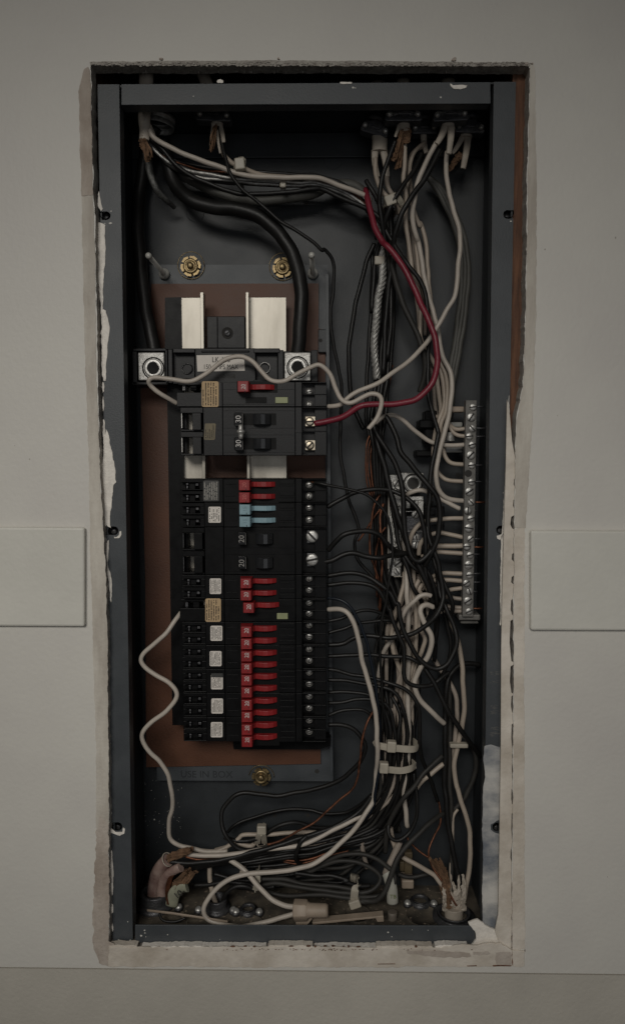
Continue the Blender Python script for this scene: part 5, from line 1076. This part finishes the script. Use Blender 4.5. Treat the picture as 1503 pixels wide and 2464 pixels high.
for i in range(4):
    bt(('upper', 'second', 'third', 'lowest')[i] + ' of the black wires leaving the pink bottom cable', 'I', (560 + i * 20, 512 + i * 14, 46 + i * 2), (700, 528 + i * 10), (850, 520 + i * 8, 44 + i * 2), (1000, 488 + i * 8), (1200, 438 + i * 9, 46 + i * 2), (1400, 375 + i * 10), 'J', (0, 345 + i * 10, 52), (150, 290 + i * 10), (300, 200 + i * 8, 58), (380, 90 + i * 6, 60), r=2.0)
wire('copper', 'copper wire along the bottom from the pink cable', 'I', (690, 490, 48), (760, 505, 48), (850, 505), (950, 495, 50), (1100, 480, 54), r=1.0, group=CO, name='ground_wire')
wire('copper', 'copper wire glimpsed behind the black loops at the bottom', 'f6', (440, 670, 62), (580, 688), (720, 690), (860, 655, 62), (1000, 600, 64), (1200, 520), (1400, 465, 66), r=.9, group=CO, name='ground_wire')
wire('copper', 'second copper wire behind the black loops at the bottom', 'f6', (460, 700, 66), (620, 730), (800, 700, 66), (1000, 640, 66), (1300, 560, 68), r=.9, group=CO, name='ground_wire')
bt('black wire arched across the back below the mounting plate', 'I', (960, 330, 80), (1000, 290, 80), (1100, 242, 82), (1250, 200), (1400, 180, 84), (1500, 188, 84), 'J', (100, 215, 80), (250, 190, 76), (380, 90, 66), r=1.5)
bt('black wire double-humped above the thin copper wire', 'I', (940, 360, 60), (1000, 382, 58), (1100, 385), (1180, 355, 56), (1250, 305), (1330, 275, 56), (1420, 272), 'J', (20, 300, 60), (150, 300, 64), r=1.9)
bt('short black loop crossing the pale wires at the bottom centre', 'f6', (760, 380, 48), (690, 440, 46), (640, 540, 46), (620, 640, 48), (650, 720, 52), (720, 770, 58), r=1.8)
bt('thin grey wire curved behind the short black loop', 'f6', (660, 620, 60), (800, 600, 60), (920, 540), (1010, 480, 60), (1060, 440, 60), col='grey', r=1.0)
for i, (lb, it) in enumerate((('uppermost of the black wires gathered by the bottom tie', ('f6', (600, 850, 50), (850, 880, 50), (1080, 880, 48), (1290, 950, 46), 'J', (200, 645, 46), (290, 672, 46), (370, 672, 48))),
        ('second of the black wires gathered by the bottom tie', ('f6', (170, 925, 52), (450, 925), (700, 990, 50), (1000, 1010, 46), (1340, 1060, 42), 'J', (300, 718, 42), (380, 700, 42), (430, 650, 44), (425, 600, 46), (350, 545, 48), (250, 512, 50), (130, 522), (0, 575, 54), 'I', (1400, 610, 56))),
        ('third of the black wires gathered by the bottom tie', ('f6', (180, 1010, 50), (400, 982, 48), (700, 1035, 44), (1000, 1080, 42), (1340, 1110, 40), 'J', (300, 745, 40), (400, 745, 40), (480, 715, 40), (525, 650, 40), (515, 590, 42), (480, 555, 44), (420, 505, 46), (340, 472), (230, 470, 50), (110, 505), (0, 555, 56), 'I', (1350, 590, 58))),
        ('lowest of the black wires gathered by the bottom tie', ('f6', (180, 1060, 50), (400, 1130, 46), (700, 1140, 42), (1000, 1130), (1330, 1175, 38), 'J', (290, 772, 38), (370, 778, 38), (450, 745, 40))),
        ('black wire low at the left behind the white loop', ('I', (745, 668, 58), (850, 665, 56), (960, 650), (1060, 660, 54), (1180, 690, 52), (1260, 680, 50))),
        ('black wire sloping from the left behind the white loop', ('I', (870, 600, 66), (960, 620, 64), (1060, 640, 62), (1180, 630, 60), (1400, 630, 58))),
        ('black wire rising from the small round connector', ('I', (930, 770, 52), (950, 720, 50), (1010, 680, 50), (1080, 680, 50), (1140, 700, 52))),
        ('grey wire sagging behind the bottom middle', ('f4', (430, 1200, 66), (520, 1228, 64), (640, 1230), (760, 1205, 64), (840, 1190, 66))))):
    bt(lb, *it, col='grey' if i in (1, 2, 3, 7) else 'black', r=1.9)
bt('white wire dropping into the small round connector at the bottom left', 'I', (843, 555, 60), (848, 640, 58), (862, 710, 56), (885, 795, 54), col='cream', r=2.1)
bt('white wire from the beige wire nut curving up to the left', 'I', (1390, 805, 24), (1320, 800, 26), (1240, 762, 30), (1175, 695, 34), (1110, 620, 38), (1050, 560, 42), (985, 515, 46), (930, 480, 52), col='white', r=2.1)
bt('short pale wire standing between black wires at the bottom centre left', 'I', (1075, 520, 62), (1060, 560, 62), (1045, 600, 62), col='cream', r=2.0)
bt('short pale wire slanting behind the left tie head', 'I', (880, 445, 62), (950, 425, 60), (1000, 400, 60), (1100, 420, 60), (1130, 400, 60), col='cream', r=2.0)
bt('pale wire standing below the trunk at the bottom centre', 'J', (325, 365, 70), (320, 440, 70), (350, 560, 70), col='shadewhite', r=2.0)

# bottom left cables: two pink sheaths and a marked one
def cable2(label, pts, r, m, flat=.8, taper=None, name='cable'):
    bm = NB(); tube(bm, smoothpts(route(*pts)), r * .001, flat=flat, n=18, taper=taper); return tag(link(name, bm, m), label, 'cable', 'cables entering the bottom of the box')
c = cable2('outer pinkish cable bending over at the bottom left', ('I', (500, 830, 62), (490, 750, 60), (495, 650, 58), (520, 570, 52), (575, 505, 46)), 7.0, sheathp, taper=(1, .88))
bm = NB(); q = route('I', (575, 505, 46), (600, 490, 44)); ring(bm, q[0], .0062, .0006, ax=(q[1] - q[0])); link('sheath_rim', bm, sheathm, c)
bm = NB(); bm.free(); shreds(c, 'I', 580, 500, 715, 440, 46, 42, 12, .0036, 8, 14)
c = cable2('inner pinkish cable beside the outer one at the bottom left', ('I', (540, 830, 56), (535, 740, 54), (545, 660, 52), (590, 590, 46), (660, 555, 42)), 5.2, sheathp, taper=(1, .9))
c = cable2('flat pale cable with torn brown paper and hand-written marks at the bottom left', ('I', (600, 800, 50), (615, 730, 46), (650, 690, 42), (700, 685, 40)), 6.0, mat('greenish_sheath', (.36, .36, .27), .6, var=.2, vs=90), flat=.4)
shreds(c, 'I', 620, 680, 710, 590, 46, 36, 12, .0034, 6, 24); shreds(c, 'I', 655, 640, 730, 575, 44, 37, 10, .0030, 7, 18)
text('hand_written_mark', '10-', *px('I', 650, 725), 37.6, .0085, ink, c, rot=R(38))
for i in range(3):
    wire('copper', ('outer', 'middle', 'inner')[i] + ' copper wire curved beside the pinkish cables', 'I', (575 + i * 9, 790, 48), (568 + i * 8, 720, 46), (575 + i * 8, 650, 44), (600 + i * 6, 605, 43), (650, 585 - i * 6, 44), r=1.0, group=CO, name='ground_wire')
def floorconn(label, t, x, y, d, r=.011, h=.012, cat='connector', screw_=True):
    a, b = px(t, x, y); q = P(a, b, d); q.z = zb + .0016; o = thing('locknut_connector', label, cat, q, 'connectors in the bottom of the box')
    bm = NB(); prof = [(r * 1.25, 0), (r * 1.25, .003), (r * 1.02, .0032)]
    for k in range(4): prof += [(r, .004 + k * h / 4), (r * .94, .005 + k * h / 4)]
    lathe(bm, q, (0, 0, 1), prof + [(r * .8, h + .003), (r * .78, .002)], 28); link('threaded_ring', bm, zincdark, o)
    if screw_:
        for s in (-1, 1):
            bm = NB(); lathe(bm, q + Vector((s * r * 1.6, -r * .5, .003)), (0, -.5, 1), [(.0034, 0), (.0032, .0012), (.002, .0022), (.0001, .0024)], 16); link('screw', bm, steel, o)
            bm = NB(); cyl(bm, q + Vector((s * r * 1.6, -r * .5, 0)), (0, 0, 1), .0042, .0040, .003, 16); link('screw_boss', bm, zincdark, o)
    return o
floorconn('dark connector around the pinkish cables at the bottom left', 'I', 500, 800, 60, .015)
floorconn('small round threaded connector around the white wire at the bottom', 'I', 890, 840, 54, .0105, .009)
floorconn('dark connector behind the bottom middle with two shiny screws', 'J', 690, 755, 66, .008, .0005)
floorconn('dark connector left of the white marked tube at the bottom', 'I', 1090, 800, 50, .007, .0006)
floorconn('wide ring around the bottom right cable', 'J', 905, 860, 44, .016, .003, screw_=False)
c = cable2('cut cream cable sheath standing up at the bottom right', ('J', (905, 905, 44), (905, 860, 44), (905, 810, 44)), 8.8, sheathm, flat=.85, taper=(.96, 1.04))
for i, (x0, y0, x1, y1, w_, m_) in enumerate(((850, 830, 830, 650, 2.6, sheathm), (960, 830, 965, 600, 3.4, sheathm), (930, 820, 900, 650, 3.2, sheathm), (870, 820, 850, 560, 3.0, papm), (880, 830, 905, 740, 3.0, sheathm), (930, 830, 935, 610, 2.4, sheathm), (940, 800, 955, 690, 2.6, sheathm))):
    bm = NB(); tube(bm, smoothpts(route('J', (x0, y0, 40 + i), ((x0 + x1) / 2 + 6, (y0 + y1) / 2, 38 + i), (x1, y1, 42 + i))), w_ * .001, flat=.3, n=8, taper=(1.1, .25)); crumple(bm, .0009 if m_ is sheathm else .0018, i); link('torn_sheath' if m_ is sheathm else 'paper_filler', bm, m_, c)
shreds(c, 'J', 860, 650, 785, 510, 42, 44, 12, .0030, 9, 20); shreds(c, 'J', 870, 820, 850, 640, 40, 42, 6, .0022, 10, 14)
c = cable2('white tube with faint green marks standing at the bottom centre right', ('J', (512, 930, 42), (512, 840, 42)), 4.4, mat('dull_brown_tube', (.17, .145, .12), .6, var=.2))
c = cable2('pale sheathed cable piece above the brown tube at the bottom', ('J', (512, 780, 40), (508, 700, 40), (490, 620, 42), (478, 590, 44)), 5.4, mat('pale_tube', (.40, .39, .34), .5, var=.15), flat=.8)
text('tube_marks', 'TB', *px('J', 516, 745), 35.4, .0052, mat('green_print', (.14, .17, .06), .6), c)
bm = NB(); pbox(bm, *px('J', 572, 640), *px('J', 650, 697), 66, 82); tag(link('square_box_cap', bm, nutm, bevel=.0015), 'small square beige cap standing in the dark at the bottom middle', 'plastic cap')
bm = NB(); pbox(bm, *px('J', 590, 460), *px('J', 640, 600), 74, 82); pbox(bm, *px('J', 560, 520), *px('J', 590, 585), 76, 82); tag(link('plastic_clip', bm, mat('yellowed_clip', (.12, .09, .05), .6), bevel=.0012), 'yellowed plastic clip on the back below the tied bundle', 'clip')
# loose strip and debris lying on the bottom
bm = NB(); tube(bm, route('I', (445, 832, 34), (600, 850, 30), (800, 880, 27), (960, 905, 24)), .0013, flat=.5, n=8); tag(link('loose_strap', bm, nutm), 'flat beige strap lying along the bottom left of the box', 'strap')
bm = NB(); pts = smoothpts(route('I', (520, 850, 30), (545, 895, 28), (620, 905, 28), (690, 880, 30))); tube(bm, pts, .0013, n=8); tag(link('wire_offcut', bm, WM['black']), 'curled black wire offcut lying under the beige strap', 'offcut')
bm = NB(); q0, q1 = px('J', 0, 885), px('J', 458, 912); prism(bm, [(751, 2220), px('J', 400, 872), px('J', 455, 866), px('J', 458, 905), px('J', 415, 908), px('J', 405, 884), (752, 2226)], 22, 30); tag(link('bent_bracket', bm, nutm, bevel=.0005), 'thin beige bracket lying along the bottom edge left of the tube', 'bracket')
rs = random.Random(33); bm = NB()
for i in range(420):
    q = Vector((rs.uniform(xl + .01, xr - .01), rs.uniform(.016, .09), zb + .0016)); s = rs.uniform(.0004, .0016); a = rs.uniform(0, 6.3)
    vs = [bm.verts.new(q + Vector((math.cos(a + k * 1.57) * s * (1.6 if k % 2 else .6), math.sin(a + k * 1.57) * s, rs.uniform(0, .0008)))) for k in range(4)]
    bm.faces.new(vs)
o = link('dust_debris', bm, mat('debris', (.20, .16, .12), .9)); o['kind'] = 'stuff'

# ================================================================= WIRE NUT AND TIES
n_ = thing('wire_nut', 'beige winged wire nut lying at the bottom centre of the box', 'wire nut', P(*px('I', 1450, 835), 26))
a = P(*px('I', 1385, 830), 24); ax = (P(*px('J', 100, 832), 20) - a); L_ = ax.length; ax.normalize()
bm = NB(); lathe(bm, a, ax, [(.0001, .0002), (.0090, 0), (.0096, .0010), (.0092, L_ * .36), (.0086, L_ * .40)], 6, close=False); link('skirt', bm, nutm, n_, bevel=.0006)
bm = NB(); lathe(bm, a, ax, [(.0080, L_ * .36), (.0064, L_ * .48), (.0060, L_ * .94), (.0050, L_), (.0001, L_)], 14); link('barrel', bm, nutm, n_)
bm = NB(); s_ = ax.cross(Vector((0, 1, 0))).normalized()
for sg in (1,):
    f = [a + ax * (L_ * u) + s_ * (-sg) * v for u, v in ((.02, .006), (.02, .0138), (.34, .0138), (.52, .0072), (.52, .004))]
    vv = [bm.verts.new(q + Vector((0, -.0022, 0))) for q in f]; v2 = [bm.verts.new(q + Vector((0, .0022, 0))) for q in f]
    bm.faces.new(vv); bm.faces.new(v2[::-1])
    for i in range(5): bm.faces.new((vv[i], v2[i], v2[(i + 1) % 5], vv[(i + 1) % 5]))
link('wing', bm, nutm, n_, bevel=.0006)
TI = 'pale nylon cable ties'
def ribbon(bm, path, w_, th=.0011):
    n = len(path); A = []
    for i, p_ in enumerate(path):
        t = (path[min(i + 1, n - 1)] - path[max(i - 1, 0)]).normalized(); nrm = Vector((0, 1, 0)); s = t.cross(nrm)
        s = Vector((0, 0, 1)) if s.length < .2 else s.normalized(); o_ = t.cross(s).normalized()
        A.append([bm.verts.new(p_ + s * u * w_ / 2 + o_ * v * th / 2) for u, v in ((-1, -1), (1, -1), (1, 1), (-1, 1))])
    for a_, b_ in zip(A, A[1:]):
        for k in range(4): f = bm.faces.new((a_[k], a_[(k + 1) % 4], b_[(k + 1) % 4], b_[k])); f.smooth = False
    bm.faces.new(A[0][::-1]); bm.faces.new(A[-1])
def tie(label, strap, hd, w_=5.2, back=True, hs=(26, 33), tiltz=0):
    t_ = thing('cable_tie', label, 'cable tie', P(*px(hd[0], hd[1], hd[2]), hd[3]), TI)
    if strap:
        pts = smoothpts(route(*strap)); bm = NB(); ribbon(bm, pts, w_ * .001)
        if back:
            a_, b_ = pts[0], pts[-1]; m_ = (a_ + b_) / 2 + Vector((0, .034, 0)); ribbon(bm, smoothpts([a_, a_.lerp(m_, .5) + Vector((0, .008, 0)), m_, b_.lerp(m_, .5) + Vector((0, .008, 0)), b_]), w_ * .001)
        link('strap', bm, tiem, t_)
    bm = NB(); x, y = hd[1], hd[2]; a_ = px(hd[0], x - hs[0], y - hs[1]); b_ = px(hd[0], x + hs[0], y + hs[1]); pbox(bm, *a_, *b_, hd[3], hd[3] + 7)
    if tiltz:
        c_ = P(*px(hd[0], x, y), hd[3]); bmesh.ops.rotate(bm, cent=c_, matrix=Matrix.Rotation(R(tiltz), 3, 'Y'), verts=bm.verts)
    link('tie_head', bm, tiem, t_, bevel=.0011)
tie('upper of the two pale ties around the lower wire bundle', ('H', (400, 925, 52), (412, 938, 44), (470, 952, 39), (560, 962, 38), (640, 966, 40), (675, 955, 46), (682, 945, 52)), ('H', 508, 956, 35), w_=6.4, hs=(29, 35), tiltz=4)
tie('lower of the two pale ties around the lower wire bundle', ('H', (430, 1085, 50), (450, 1093, 44), (500, 1098, 39), (570, 1103, 38), (630, 1090, 42), (660, 1070, 50)), ('H', 459, 1092, 35), w_=6.2, hs=(28, 34), tiltz=3)
tie('yellowed tie head on the white wire in the top bundle', ('A', (1010, 790, 54), (1015, 740, 42), (1040, 690, 40), (1060, 700, 48), (1050, 800, 56)), ('A', 1036, 712, 39), w_=5, hs=(33, 38), tiltz=-5)
tie('small dim tie head low in the top bundle', None, ('A', 1313, 845, 50), hs=(20, 22))
tie('yellowed tie head among the crossing wires at the top right', ('B', (455, 990, 58), (480, 960, 46), (530, 920, 44), (570, 975, 50), (545, 1010, 58)), ('B', 500, 945, 42), w_=5, hs=(34, 34), tiltz=-20)
tie('dim tie head beside the twisted bare conductor', None, ('D', 430, 165, 60), hs=(32, 28))
tie('olive tie head on the pale wires at the bottom left', ('I', (1150, 400, 60), (1160, 350, 50), (1185, 340, 48), (1195, 400, 60)), ('I', 1176, 322, 46), hs=(30, 28))
tie('pale tie gathering the grey wires left of the white tube', ('J', (262, 800, 40), (268, 730, 34), (275, 690, 34), (290, 680, 42)), ('J', 272, 800, 32), w_=7, hs=(36, 26), tiltz=-20)
tie('grey tie behind the white loop at the bottom', ('I', (1135, 700, 48), (1150, 650, 44), (1155, 620, 48)), ('I', 1150, 632, 44), hs=(20, 24))
tie('dark tie band around the right-hand upright wires', None, ('H', 940, 948, 54), hs=(58, 14))
